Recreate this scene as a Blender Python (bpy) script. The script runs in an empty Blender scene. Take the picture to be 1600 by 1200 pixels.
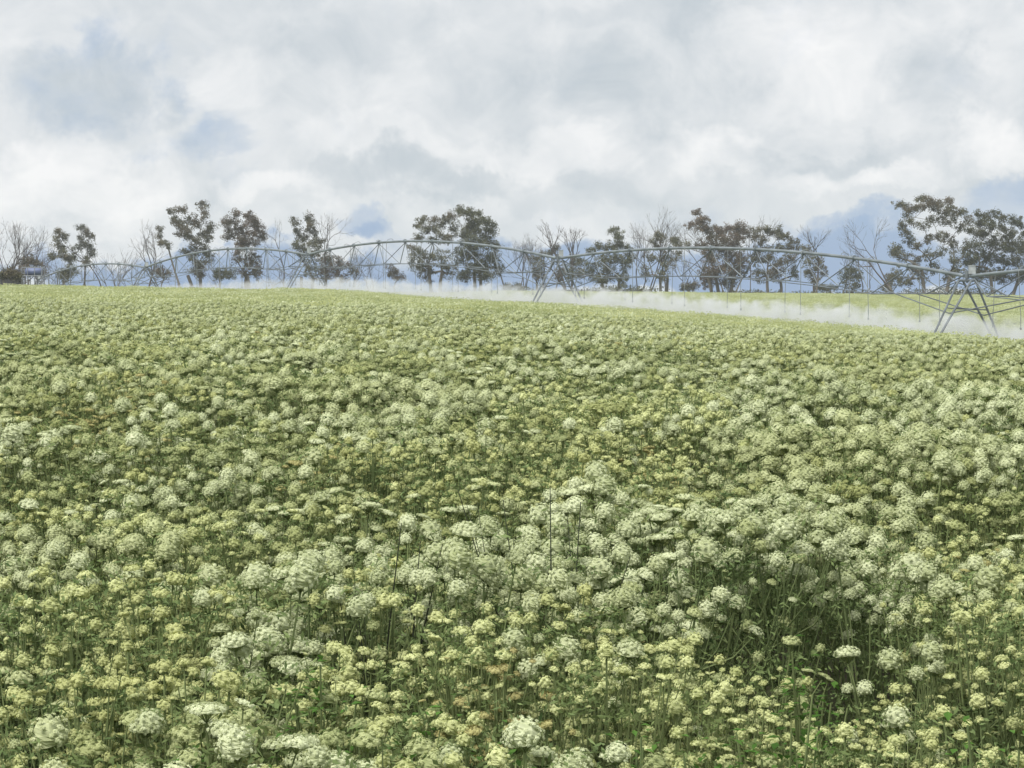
import bpy, math, random
import numpy as np
from mathutils import Vector, Matrix, Euler

random.seed(7)
RNG = np.random.default_rng(11)
scene = bpy.context.scene
COL = scene.collection
R = math.radians

# ------------------------------------------------------------------ camera
CAM_H = 2.4            # camera height; everything below is measured from it
F = 3500.0             # focal length in pixels of the 1600 px wide photograph
YH = 440.0             # row of the horizon in the photograph
PITCH = math.atan((600 - YH) / F)
cam_data = bpy.data.cameras.new("camera")
cam = bpy.data.objects.new("camera", cam_data)
COL.objects.link(cam)
cam_data.sensor_width = 36
cam_data.lens = 36 * F / 1600
cam_data.clip_start = 0.1
cam_data.clip_end = 20000
cam.location = (0, 0, CAM_H)
cam.rotation_euler = (R(90) - PITCH, 0, 0)
scene.camera = cam

# ------------------------------------------------------------------ exposure, sampling
scene.view_settings.view_transform = 'Standard'
scene.view_settings.look = 'None'
scene.view_settings.gamma = 1.0
scene.view_settings.exposure = 0.0
scene.cycles.max_bounces = 8
scene.cycles.diffuse_bounces = 3
scene.cycles.transmission_bounces = 4
scene.cycles.volume_bounces = 6
scene.cycles.use_denoising = True

SUN_EL, SUN_AZ = R(58), R(215)      # azimuth clockwise from +Y


def node(nt, kind, **kw):
    n = nt.nodes.new(kind)
    for k, v in kw.items():
        if k.startswith('i_'):
            n.inputs[k[2:]].default_value = v
        else:
            setattr(n, k, v)
    return n


def math_(nt, op, a, b=None, c=None, clamp=False):
    n = nt.nodes.new('ShaderNodeMath')
    n.operation = op
    n.use_clamp = clamp
    for i, v in enumerate((a, b, c)):
        if v is None:
            continue
        if isinstance(v, (int, float)):
            n.inputs[i].default_value = v
        else:
            nt.links.new(v, n.inputs[i])
    return n.outputs[0]


def maprange(nt, v, a, b, c, d, smooth=True):
    n = nt.nodes.new('ShaderNodeMapRange')
    n.interpolation_type = 'SMOOTHSTEP' if smooth else 'LINEAR'
    nt.links.new(v, n.inputs[0])
    for i, q in enumerate((a, b, c, d)):
        n.inputs[1 + i].default_value = q
    return n.outputs[0]


def mixcol(nt, fac, a, b):
    n = nt.nodes.new('ShaderNodeMix')
    n.data_type = 'RGBA'
    for sock, v in ((n.inputs[0], fac), (n.inputs[6], a), (n.inputs[7], b)):
        if isinstance(v, (int, float)):
            sock.default_value = v
        elif isinstance(v, tuple):
            sock.default_value = v + (1,) if len(v) == 3 else v
        else:
            nt.links.new(v, sock)
    return n.outputs[2]


# ------------------------------------------------------------------ world: broken overcast
def build_world():
    w = bpy.data.worlds.new("World")
    scene.world = w
    w.use_nodes = True
    nt = w.node_tree
    nt.nodes.clear()
    out = node(nt, 'ShaderNodeOutputWorld')
    sky = node(nt, 'ShaderNodeTexSky', sky_type='NISHITA', sun_disc=False)
    sky.sun_elevation = SUN_EL
    sky.sun_rotation = SUN_AZ
    sky.air_density = 1.0
    sky.dust_density = 0.6
    tc = node(nt, 'ShaderNodeTexCoord')
    sep = node(nt, 'ShaderNodeSeparateXYZ')
    nt.links.new(tc.outputs['Generated'], sep.inputs[0])
    X, Y, Z = sep.outputs
    ay = math_(nt, 'MAXIMUM', math_(nt, 'ABSOLUTE', Y), 0.15)
    u = math_(nt, 'DIVIDE', X, ay)
    v = math_(nt, 'DIVIDE', Z, ay)
    # noise over the direction, a little flattened
    comb = node(nt, 'ShaderNodeCombineXYZ')
    nt.links.new(X, comb.inputs[0]); nt.links.new(Y, comb.inputs[1])
    nt.links.new(math_(nt, 'MULTIPLY', Z, 1.12), comb.inputs[2])

    def noise(scale, detail, rough, dist=0.0, off=(0, 0, 0)):
        add = node(nt, 'ShaderNodeVectorMath', operation='ADD')
        nt.links.new(comb.outputs[0], add.inputs[0])
        add.inputs[1].default_value = off
        n = node(nt, 'ShaderNodeTexNoise')
        nt.links.new(add.outputs[0], n.inputs['Vector'])
        n.inputs['Scale'].default_value = scale
        n.inputs['Detail'].default_value = detail
        n.inputs['Roughness'].default_value = rough
        n.inputs['Distortion'].default_value = dist
        return n
    warp = noise(16, 6, 0.62, 0.2, (3.1, 0, 1.7))
    wsep = node(nt, 'ShaderNodeSeparateColor')
    nt.links.new(warp.outputs['Color'], wsep.inputs[0])
    uw = math_(nt, 'ADD', u, math_(nt, 'MULTIPLY', math_(nt, 'SUBTRACT', wsep.outputs[0], 0.5), 0.13))
    vw = math_(nt, 'ADD', v, math_(nt, 'MULTIPLY', math_(nt, 'SUBTRACT', wsep.outputs[1], 0.5), 0.075))

    def blob(px, py, rx, ry, amp):
        a = math_(nt, 'MULTIPLY', math_(nt, 'SUBTRACT', uw, (px - 800) / F), F / rx)
        b = math_(nt, 'MULTIPLY', math_(nt, 'SUBTRACT', vw, (YH - py) / F), F / ry)
        d = math_(nt, 'ADD', math_(nt, 'MULTIPLY', a, a), math_(nt, 'MULTIPLY', b, b))
        return maprange(nt, d, 0.0, 1.0, amp, 0.0)

    def total(lst):
        s = None
        for t in lst:
            b = blob(*t)
            s = b if s is None else math_(nt, 'ADD', s, b)
        return s
    big = noise(9, 5, 0.55, 0.3, (0.4, 2.0, 5.2)).outputs['Fac']
    fine = noise(30, 7, 0.6, 0.5, (1.4, 0.6, 0.2)).outputs['Fac']
    wisp = noise(14, 8, 0.62, 0.35, (7.4, 1.0, 3.3)).outputs['Fac']
    # how much the blue shows through
    holes = total([(100, 110, 210, 110, .33), (220, 60, 140, 60, .2), (320, 215, 150, 60, .36), (345, 290, 90, 40, .3),
                   (585, 352, 95, 34, .62), (670, 368, 140, 24, .5), (1150, 452, 750, 45, 1.0), (1045, 335, 150, 45, .45),
                   (1310, 375, 150, 50, .8), (1590, 330, 130, 75, .8), (300, 432, 420, 50, 1.2),
                   (850, 425, 420, 60, 1.0), (1350, 425, 420, 60, .9), (1540, 150, 120, 60, .2)])
    cover = math_(nt, 'ADD', math_(nt, 'SUBTRACT', holes, 0.05),
                  math_(nt, 'MULTIPLY', math_(nt, 'SUBTRACT', wisp, 0.52), 1.5))
    blue = maprange(nt, cover, 0.0, 1.0, 0.0, 1.0)
    # cloud brightness
    light = total([(100, 235, 170, 60, .5), (390, 320, 140, 35, .45), (80, 310, 220, 60, .5), (870, 235, 170, 45, .45), (1160, 225, 140, 50, .45),
                   (1360, 285, 160, 32, .45), (1560, 235, 90, 50, .4), (1280, 100, 260, 90, .3),
                   (620, 235, 170, 40, .25), (360, 120, 160, 60, .3), (1570, 60, 120, 90, .25)])
    dark = total([(640, 285, 190, 40, .45), (960, 130, 260, 70, .35), (560, 50, 160, 90, .25), (120, 110, 170, 80, .45), (330, 215, 100, 40, .3), (1470, 150, 120, 70, .4),
                  (900, 300, 240, 30, .25), (1280, 235, 170, 30, .35), (1000, 20, 200, 40, .2), (1480, 300, 150, 30, .2)])
    b = math_(nt, 'SUBTRACT', light, dark)
    b = math_(nt, 'ADD', b, math_(nt, 'MULTIPLY', math_(nt, 'SUBTRACT', big, 0.5), 1.3))
    b = math_(nt, 'ADD', b, math_(nt, 'MULTIPLY', math_(nt, 'SUBTRACT', fine, 0.5), 1.45))
    lum = maprange(nt, b, -0.75, 0.7, 0.0, 1.0, smooth=False)
    cloud = mixcol(nt, lum, (0.49, 0.56, 0.618), (0.955, 0.96, 0.965))
    bg1 = node(nt, 'ShaderNodeBackground', i_Strength=0.075)
    nt.links.new(sky.outputs[0], bg1.inputs['Color'])
    bg2 = node(nt, 'ShaderNodeBackground', i_Strength=1.0)
    nt.links.new(cloud, bg2.inputs['Color'])
    # thin veil in front of the blue
    bg3 = node(nt, 'ShaderNodeBackground', i_Strength=1.0)
    bg3.inputs['Color'].default_value = (0.27, 0.45, 0.80, 1)
    veil = node(nt, 'ShaderNodeMixShader', i_Fac=0.65)
    nt.links.new(bg1.outputs[0], veil.inputs[1]); nt.links.new(bg3.outputs[0], veil.inputs[2])
    mix = node(nt, 'ShaderNodeMixShader')
    nt.links.new(blue, mix.inputs[0])
    nt.links.new(bg2.outputs[0], mix.inputs[1]); nt.links.new(veil.outputs[0], mix.inputs[2])
    nt.links.new(mix.outputs[0], out.inputs['Surface'])


build_world()
sun_data = bpy.data.lights.new("sun", 'SUN')
sun = bpy.data.objects.new("sun", sun_data)
COL.objects.link(sun)
sun_data.energy = 4.0
sun_data.angle = R(30)
sun_data.color = (1.0, 0.97, 0.92)
sd = Vector((math.sin(SUN_AZ) * math.cos(SUN_EL), math.cos(SUN_AZ) * math.cos(SUN_EL), math.sin(SUN_EL)))
sun.rotation_euler = sd.to_track_quat('Z', 'Y').to_euler()


# ------------------------------------------------------------------ picking places off the photograph
def at(px, py, D):
    """point at forward distance D seen at pixel (px, py) of the 1600x1200 photograph"""
    return Vector(((px - 800) * D / F * (1 + 0.0), D, CAM_H - (py - YH) * D / F))


def pix(x, y, z):
    return 800 + F * x / y, YH - F * (z - CAM_H) / y


# ------------------------------------------------------------------ terrain
CROP = 1.10
DS = np.array([5, 6, 7, 8.5, 10, 12, 15, 20, 28, 40, 60, 100, 137, 158, 171, 205, 239, 300, 400, 600, 1200, 5000.])
US = np.array([-.2286, -.092, 0.0, .204])
ZT = np.array([
    [-1.30, -1.26, -1.16, -1.04, -.91, -.80, -.70, -.60, -.52, -.48, -.48, -.45, -.35, -.28, -.55, -1.51, -2.6, -4.0, -6, -9, -20, -70],
    [-1.32, -1.27, -1.17, -1.06, -.93, -.82, -.73, -.63, -.56, -.55, -.62, -.75, -.68, -.58, -.72, -1.20, -1.7, -2.5, -4, -8, -20, -70],
    [-1.33, -1.28, -1.18, -1.07, -.94, -.84, -.75, -.65, -.60, -.63, -.78, -1.10, -1.30, -1.28, -1.22, -1.17, -1.15, -1.30, -2.5, -7, -20, -70],
    [-1.36, -1.33, -1.24, -1.13, -1.02, -.93, -.86, -.80, -.84, -1.05, -1.55, -2.50, -2.35, -2.25, -2.15, -2.0, -1.88, -1.75, -3.0, -7, -20, -70],
])


def ztop(x, y):
    """height of the crop's top (relative to world 0), vectorised"""
    x = np.asarray(x, float); y = np.asarray(y, float)
    D = np.clip(y, 5.0, 4999)
    u = np.clip(x / D, -.33, .30)
    ld = np.log(D); lds = np.log(DS)
    rows = [np.interp(ld, lds, r) for r in ZT]
    # smooth the knots a little
    rows = [(np.interp(ld - .06, lds, r) + 2 * q + np.interp(ld + .06, lds, r)) / 4 for r, q in zip(ZT, rows)]
    out = rows[0].copy()
    for k in range(3):
        t = np.clip((u - US[k]) / (US[k + 1] - US[k]), 0, None if k == 2 else 1)
        t = np.clip(t, 0, 1.4)
        if k < 2:
            t = t * t * (3 - 2 * t)
        out = out + t * (rows[k + 1] - rows[k])
    return out + CAM_H


def zg(x, y):
    return float(ztop(x, y)) - CROP


def vnoise(x, y, s, seed=0):
    """cheap smooth value noise in 0..1"""
    x = np.asarray(x) / s + seed * 17.3; y = np.asarray(y) / s + seed * 9.1
    xi = np.floor(x); yi = np.floor(y); fx = x - xi; fy = y - yi
    fx = fx * fx * (3 - 2 * fx); fy = fy * fy * (3 - 2 * fy)

    def h(a, b):
        v = np.sin(a * 127.1 + b * 311.7 + seed * 74.7) * 43758.5453
        return v - np.floor(v)
    return (h(xi, yi) * (1 - fx) + h(xi + 1, yi) * fx) * (1 - fy) + (h(xi, yi + 1) * (1 - fx) + h(xi + 1, yi + 1) * fx) * fy


# ------------------------------------------------------------------ object helpers
def tag(o, label=None, cat=None, group=None, kind=None):
    if label: o['label'] = label
    if cat: o['category'] = cat
    if group: o['group'] = group
    if kind: o['kind'] = kind
    return o


def empty(name, loc, rz=0, **kw):
    o = bpy.data.objects.new(name, None)
    COL.objects.link(o)
    o.location = loc
    o.rotation_euler = (0, 0, rz)
    o.empty_display_size = 0.2
    return tag(o, **kw)


def link_mesh(name, me, parent=None, mw=None):
    o = bpy.data.objects.new(name, me)
    COL.objects.link(o)
    if parent is not None:
        o.parent = parent
    if mw is not None:
        o.matrix_local = mw
    return o


class MB:
    """collects geometry: vertices, faces, a material index and a tone per vertex"""
    def __init__(s):
        s.V = []; s.F = []; s.M = []; s.T = []; s.n = 0

    def add(s, V, F, m=0, tone=0.5):
        V = np.asarray(V, float).reshape(-1, 3)
        s.V.append(V)
        s.F.extend([[int(i) + s.n for i in f] for f in F])
        s.M.extend([m] * len(F))
        s.T.append(np.full(len(V), tone) if np.isscalar(tone) else np.asarray(tone, float))
        s.n += len(V)

    def merge(s, o, mat=None):
        V = np.concatenate(o.V)
        if mat is not None:
            A = np.array(mat)
            V = V @ A[:3, :3].T + A[:3, 3]
        s.V.append(V)
        n = s.n
        s.F.extend([[i + n for i in f] for f in o.F])
        s.M.extend(o.M); s.T.extend(o.T)
        s.n += len(V)

    def tube(s, pts, radii, sides=5, m=0, tone=0.5, cap=True):
        P = np.array([tuple(p) for p in pts], float)
        n = len(P)
        if np.isscalar(radii): radii = [radii] * n
        T = np.gradient(P, axis=0)
        T /= np.linalg.norm(T, axis=1)[:, None] + 1e-9
        ref = np.array([0.0, 0, 1]) if abs(T[0][2]) < .9 else np.array([1.0, 0, 0])
        ang = np.arange(sides) * 2 * math.pi / sides
        V = []
        for i in range(n):
            a = np.cross(T[i], ref); a /= np.linalg.norm(a) + 1e-9
            b = np.cross(T[i], a)
            V.append(P[i] + radii[i] * (np.cos(ang)[:, None] * a + np.sin(ang)[:, None] * b))
        V = np.concatenate(V)
        Fc = []
        for i in range(n - 1):
            for k in range(sides):
                k2 = (k + 1) % sides
                Fc.append([i * sides + k, i * sides + k2, (i + 1) * sides + k2, (i + 1) * sides + k])
        s.add(V, Fc, m, tone)
        if cap:
            s.F.append([s.n - len(V) + k for k in range(sides)][::-1]); s.M.append(m)
            s.F.append([s.n - sides + k for k in range(sides)]); s.M.append(m)

    def box(s, lo, hi, m=0, tone=0.5):
        x0, y0, z0 = lo; x1, y1, z1 = hi
        V = [(x0, y0, z0), (x1, y0, z0), (x1, y1, z0), (x0, y1, z0), (x0, y0, z1), (x1, y0, z1), (x1, y1, z1), (x0, y1, z1)]
        s.add(V, [[0, 3, 2, 1], [4, 5, 6, 7], [0, 1, 5, 4], [1, 2, 6, 5], [2, 3, 7, 6], [3, 0, 4, 7]], m, tone)

    def quads(s, P, N, size, rng, m=0, tone=0.5, aspect=1.0):
        """a cloud of little faces at P with normals N"""
        P = np.asarray(P, float); N = np.asarray(N, float)
        n = len(P)
        N = N / (np.linalg.norm(N, axis=1)[:, None] + 1e-9)
        r = rng.normal(size=(n, 3))
        A = np.cross(N, r); A /= np.linalg.norm(A, axis=1)[:, None] + 1e-9
        B = np.cross(N, A)
        size = np.broadcast_to(np.asarray(size, float), (n,))[:, None]
        A = A * size; B = B * size * aspect
        k = rng.uniform(.7, 1.3, size=(n, 4, 1))
        V = np.stack([P - A * k[:, 0], P - B * k[:, 1], P + A * k[:, 2], P + B * k[:, 3]], axis=1).reshape(-1, 3)
        Fc = np.arange(n * 4).reshape(n, 4)
        t = tone if np.isscalar(tone) else np.repeat(np.asarray(tone), 4)
        s.add(V, Fc, m, t)

    def mesh(s, name, mats, smooth=False):
        me = bpy.data.meshes.new(name)
        V = np.concatenate(s.V) if s.V else np.zeros((0, 3))
        me.from_pydata(V.tolist(), [], s.F)
        for m in mats:
            me.materials.append(m)
        me.polygons.foreach_set('material_index', np.array(s.M, dtype=np.int32))
        if smooth:
            me.polygons.foreach_set('use_smooth', np.ones(len(s.M), dtype=bool))
        a = me.attributes.new('tone', 'FLOAT', 'POINT')
        a.data.foreach_set('value', np.concatenate(s.T).astype(np.float32))
        me.update()
        return me

    def build(s, name, mats, parent=None, smooth=False, mw=None):
        if not isinstance(mats, (list, tuple)): mats = [mats]
        return link_mesh(name, s.mesh(name, mats, smooth), parent, mw)


# ------------------------------------------------------------------ materials
def new_mat(name):
    m = bpy.data.materials.new(name)
    m.use_nodes = True
    nt = m.node_tree
    nt.nodes.clear()
    return m, nt, node(nt, 'ShaderNodeOutputMaterial')


def leafy(name, lo, hi, drift, drift_scale=0.5, transl=0.25, jitter=0.5, rough=0.8):
    """plant tissue: colour between lo and hi by each face's tone, each plant's own random, and a slow drift over the field"""
    m, nt, out = new_mat(name)
    at_ = node(nt, 'ShaderNodeAttribute', attribute_name='tone')
    oi = node(nt, 'ShaderNodeObjectInfo')
    geo = node(nt, 'ShaderNodeNewGeometry')
    nz = node(nt, 'ShaderNodeTexNoise')
    nt.links.new(geo.outputs['Position'], nz.inputs['Vector'])
    nz.inputs['Scale'].default_value = drift_scale
    nz.inputs['Detail'].default_value = 3
    t = math_(nt, 'ADD', at_.outputs['Fac'], math_(nt, 'MULTIPLY', math_(nt, 'SUBTRACT', oi.outputs['Random'], 0.5), jitter), clamp=True)
    col = mixcol(nt, t, lo, hi)
    d = maprange(nt, nz.outputs['Fac'], 0.42, 0.66, 0.0, 0.75)
    col = mixcol(nt, d, col, mixcol(nt, t, tuple(c * .8 for c in drift), drift))
    di = node(nt, 'ShaderNodeBsdfPrincipled')
    di.inputs['Roughness'].default_value = rough
    di.inputs['Specular IOR Level'].default_value = 0.2
    nt.links.new(col, di.inputs['Base Color'])
    tr = node(nt, 'ShaderNodeBsdfTranslucent')
    nt.links.new(col, tr.inputs['Color'])
    mx = node(nt, 'ShaderNodeMixShader', i_Fac=transl)
    nt.links.new(di.outputs[0], mx.inputs[1]); nt.links.new(tr.outputs[0], mx.inputs[2])
    nt.links.new(mx.outputs[0], out.inputs['Surface'])
    return m


def solid(name, col, rough=0.6, metal=0.0, var=0.25, scale=3.0):
    m, nt, out = new_mat(name)
    p = node(nt, 'ShaderNodeBsdfPrincipled')
    tc = node(nt, 'ShaderNodeTexCoord')
    nz = node(nt, 'ShaderNodeTexNoise')
    nt.links.new(tc.outputs['Object'], nz.inputs['Vector'])
    nz.inputs['Scale'].default_value = scale
    nz.inputs['Detail'].default_value = 6
    f = maprange(nt, nz.outputs['Fac'], 0.35, 0.65, 0, 1)
    nt.links.new(mixcol(nt, f, tuple(c * (1 - var) for c in col), col), p.inputs['Base Color'])
    p.inputs['Roughness'].default_value = rough
    p.inputs['Metallic'].default_value = metal
    nt.links.new(p.outputs[0], out.inputs['Surface'])
    return m


M_white = leafy('white_florets', (.42, .47, .23), (.79, .83, .57), (.61, .65, .33), .45, .3, .6)
M_cream = leafy('cream_florets', (.43, .47, .18), (.81, .84, .47), (.62, .64, .28), .6, .3)
M_green = leafy('young_green_florets', (.31, .36, .15), (.63, .67, .36), (.49, .52, .21), .5, .35, .5)
M_tan = leafy('withered_florets', (.29, .26, .09), (.58, .54, .25), (.48, .46, .19), .8, .2)
M_stem = leafy('stem_green', (.11, .15, .06), (.28, .34, .14), (.21, .25, .10), .7, .15)
M_leaf = leafy('feathery_leaf', (.08, .13, .045), (.24, .31, .12), (.17, .22, .075), .7, .3)
M_weed = leafy('weed_leaf', (.05, .12, .02), (.13, .27, .05), (.09, .19, .03), 1.2, .35)
M_dark = leafy('dark_stem', (.03, .035, .02), (.07, .08, .04), (.04, .05, .03), 1.2, 0)
M_gum = leafy('gum_leaf', (.050, .056, .032), (.19, .185, .11), (.15, .12, .08), .25, .1)
M_gum2 = leafy('gum_leaf_olive', (.045, .052, .025), (.15, .155, .08), (.10, .10, .055), .3, .1)
M_gum3 = leafy('gum_leaf_reddish', (.065, .052, .038), (.19, .145, .105), (.10, .095, .06), .3, .1)
M_bark = leafy('gum_bark', (.07, .06, .05), (.20, .18, .15), (.13, .115, .10), .8, 0)
M_twig = leafy('bare_twig', (.05, .042, .04), (.12, .10, .09), (.08, .07, .065), .8, 0)
M_galv = solid('galvanised_steel', (.31, .35, .37), .45, .55, .3, 1.5)
M_truss = solid('weathered_steel', (.22, .25, .27), .55, .4, .35, 2)
M_rubber = solid('tyre_rubber', (.03, .03, .03), .9)
M_hose = solid('hose_grey', (.26, .28, .28), .7)
M_box = solid('control_box_grey', (.45, .48, .48), .5)


# ------------------------------------------------------------------ ground
def build_ground():
    def spread(a, b, first, grow):
        v = [a]; s = first
        while v[-1] < b:
            v.append(v[-1] + s); s *= grow
        return v
    ys = [-80, -40, -20, -10, -4, 0, 3] + spread(5, 540, .8, 1.045)
    xp = spread(0, 420, .8, 1.07)
    xs = [-q for q in xp[:0:-1]] + xp
    XX, YY = np.meshgrid(xs, ys)
    ZZ = ztop(XX, YY) - CROP + (vnoise(XX, YY, 1.3, 2) - .5) * .08
    V = np.stack([XX, YY, ZZ], -1).reshape(-1, 3)
    nx = len(xs)
    Fc = []
    for j in range(len(ys) - 1):
        for i in range(nx - 1):
            a = j * nx + i
            Fc.append([a, a + 1, a + nx + 1, a + nx])
    m, nt, out = new_mat('soil_and_stubble')
    p = node(nt, 'ShaderNodeBsdfPrincipled', i_Roughness=0.95)
    geo = node(nt, 'ShaderNodeNewGeometry')
    nz = node(nt, 'ShaderNodeTexNoise'); nz.inputs['Scale'].default_value = 2.5; nz.inputs['Detail'].default_value = 8
    nt.links.new(geo.outputs['Position'], nz.inputs['Vector'])
    n2 = node(nt, 'ShaderNodeTexNoise'); n2.inputs['Scale'].default_value = .08; n2.inputs['Detail'].default_value = 5
    nt.links.new(geo.outputs['Position'], n2.inputs['Vector'])
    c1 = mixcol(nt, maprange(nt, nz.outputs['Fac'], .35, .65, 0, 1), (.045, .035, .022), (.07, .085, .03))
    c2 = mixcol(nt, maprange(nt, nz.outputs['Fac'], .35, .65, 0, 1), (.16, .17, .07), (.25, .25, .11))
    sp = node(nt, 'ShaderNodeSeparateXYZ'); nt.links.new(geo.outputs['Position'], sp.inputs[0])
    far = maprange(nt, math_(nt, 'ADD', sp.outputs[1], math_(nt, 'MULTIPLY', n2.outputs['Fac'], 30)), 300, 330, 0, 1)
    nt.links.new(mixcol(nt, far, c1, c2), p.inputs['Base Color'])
    bmp = node(nt, 'ShaderNodeBump', i_Strength=.6, i_Distance=.05)
    nt.links.new(nz.outputs['Fac'], bmp.inputs['Height']); nt.links.new(bmp.outputs[0], p.inputs['Normal'])
    nt.links.new(p.outputs[0], out.inputs['Surface'])
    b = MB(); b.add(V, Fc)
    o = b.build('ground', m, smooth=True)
    tag(o, kind='structure')


build_ground()

# ------------------------------------------------------------------ the irrigation machine
JX = [38.9, 20.9, 2.82, -15.6, -33.5, -50.5]
JD = [69., 103., 137., 171., 205., 239.]
JZ = [CAM_H + v for v in (-.45, .235, 1.41, 2.05, 1.29, .20)]
JOINT = [Vector((a, b, c)) for a, b, c in zip(JX, JD, JZ)]
RISE = [.9, .95, 1.05, 1.0, .9]


def arch(i, t):
    return JOINT[i].lerp(JOINT[i + 1], t) + Vector((0, 0, RISE[i] * 4 * t * (1 - t)))


def build_irrigator():
    root = empty('centre_pivot_irrigator', (JX[1], JD[1], zg(JX[1], JD[1])),
                 label='long galvanised centre-pivot irrigator on A-frame towers, spraying across the flowering field', cat='irrigator')
    inv = Matrix.Translation(-root.location)
    NP = 9
    hose_mesh = None
    for i in range(5):
        along = (JOINT[i + 1] - JOINT[i]); along.z = 0; along.normalize()
        side = Vector((along.y, -along.x, 0))
        b = MB()
        pts = [inv @ arch(i, t) for t in np.linspace(0.006, .994, 29)]
        b.tube(pts, .082, 10)
        # flanges where the pipe lengths bolt together
        for k in range(1, NP):
            p = inv @ arch(i, k / NP); q = inv @ arch(i, k / NP + .002)
            b.tube([p, q], .15, 10)
        span = b.build('span_pipe', M_galv, root, smooth=False)
        tr = MB()
        low = {-1: [], 1: []}
        for k in range(NP):
            t = (k + .5) / NP
            base = arch(i, t)
            depth = 1.55 if 0 < k < NP - 1 else 1.05
            for s in (-1, 1):
                low[s].append(base - Vector((0, 0, depth)) + side * s * .62)
        for s in (-1, 1):
            for k in range(NP):
                q = low[s][k]
                for kk in (k, k + 1):
                    t = min(max(kk / NP, .012), .988)
                    top = arch(i, t) - Vector((0, 0, .09))
                    tr.tube([inv @ top, inv @ q], .028, 4)
            ends = [arch(i, .012) - Vector((0, 0, .25))] + low[s] + [arch(i, .988) - Vector((0, 0, .25))]
            for a, c in zip(ends[:-1], ends[1:]):
                tr.tube([inv @ a, inv @ c], .022, 4)
        for k in range(NP):
            tr.tube([inv @ low[-1][k], inv @ low[1][k]], .028, 4)
        tro = tr.build('truss', M_truss, root)
        tro.parent = span
        # drop hoses, alternately on both sides, all ending at the same height over the ground
        nh = 14
        for k in range(nh):
            t = (k + .5) / nh
            s = 1 if k % 2 else -1
            p = arch(i, t)
            nz_ = JOINT[i].lerp(JOINT[i + 1], t).z - 1.85
            L = p.z - nz_
            hb = MB()
            o_ = p + Vector((0, 0, .09))
            path = [o_, o_ + Vector((0, 0, .06)), o_ + side * s * .15 + Vector((0, 0, .12)), o_ + side * s * .4 + Vector((0, 0, .04)),
                    o_ + side * s * .5 - Vector((0, 0, .15)), Vector((p.x, p.y, nz_ + .1)) + side * s * (.5 + random.uniform(-.08, .08)) + along * random.uniform(-.15, .15)]
            e = path[-1]
            hb.tube([inv @ q for q in path], .016, 5)
            hb.tube([inv @ e, inv @ (e - Vector((0, 0, .45)))], .018, 6)
            hb.tube([inv @ (e - Vector((0, 0, .45))), inv @ (e - Vector((0, 0, .55)))], .045, 6)
            h = hb.build('drop_hose', M_hose, root)
            h.parent = span
    # towers
    for i in range(0, 6):
        a = JOINT[max(i - 1, 0)]; c = JOINT[min(i + 1, 5)]
        along = c - a; along.z = 0; along.normalize()
        side = Vector((along.y, -along.x, 0))
        if side.x < 0: side = -side
        J = JOINT[i]
        tb = MB()
        # head plate and cross tubes
        hd = J - Vector((0, 0, .18))
        tb.tube([inv @ (hd - along * .55), inv @ (hd + along * .55)], .07, 6)
        tb.tube([inv @ (J + Vector((0, 0, -.1))), inv @ (J + Vector((0, 0, .28)))], .11, 8)
        feet = {}
        for s in (-1, 1):
            fx = J + side * s * 2.05
            gz = zg(fx.x, fx.y)
            feet[s] = Vector((fx.x, fx.y, gz + .50))
        bb = MB()
        bb.tube([inv @ (feet[-1] - side * .2), inv @ (feet[1] + side * .2)], .085, 6)
        beam = bb.build('base_beam', M_truss, root)
        tb.tube([inv @ (J - Vector((0, 0, .1))), inv @ (hd - Vector((0, 0, .12)))], .06, 6)
        cr_ = MB()
        for w in (-1, 1):
            m1 = (hd + along * w * .45).lerp(feet[-1] + along * w * .18, .42)
            m2 = (hd + along * w * .45).lerp(feet[1] + along * w * .18, .42)
            cr_.tube([inv @ m1, inv @ m2], .028, 5)
        tower = tb.build('tower_head', M_truss, root)
        beam.parent = tower
        cr_.build('cross_brace', M_truss, root).parent = tower
        for s in (-1, 1):
            for w in (-1, 1):
                lg = MB()
                lg.tube([inv @ (hd + along * w * .45 + side * s * .12), inv @ (feet[s] + along * w * .18)], [.052, .052], 6)
                l = lg.build('leg', M_truss, root); l.parent = tower
            # wheel
            wc = feet[s] + along * .32
            wb = MB()
            for q0, q1, r0 in ((-.17, .17, .50), (-.19, -.1, .45), (.1, .19, .45)):
                wb.tube([inv @ (wc + along * q0), inv @ (wc + along * q1)], r0, 20)
            wl = wb.build('wheel', M_rubber, root); wl.parent = tower
            rb = MB()
            rb.tube([inv @ (wc - along * .21), inv @ (wc + along * .21)], .3, 12)
            rr = rb.build('rim', M_galv, root); rr.parent = tower
        # diagonal strut from each leg up to the truss
        if i < 5:
            sb = MB()
            for s in (-1, 1):
                p0 = (hd).lerp(feet[s], .5)
                p1 = arch(i, .14) - Vector((0, 0, 1.25)) + side * s * .6
                sb.tube([inv @ p0, inv @ p1], .03, 5)
                if i > 0:
                    p2 = arch(i - 1, .86) - Vector((0, 0, 1.25)) + side * s * .6
                    sb.tube([inv @ p0, inv @ p2], .03, 5)
            st = sb.build('strut', M_truss, root); st.parent = tower
        # control box standing on the joint
        cb = MB()
        c0 = inv @ (J - along * .35 + Vector((0, 0, .12)))
        cb.box((c0.x - .14, c0.y - .12, c0.z), (c0.x + .14, c0.y + .12, c0.z + .36))
        cb.box((c0.x - .16, c0.y - .14, c0.z + .36), (c0.x + .16, c0.y + .14, c0.z + .39))
        k = cb.build('control_box', M_box, root); k.parent = tower
        cable = MB()
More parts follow.
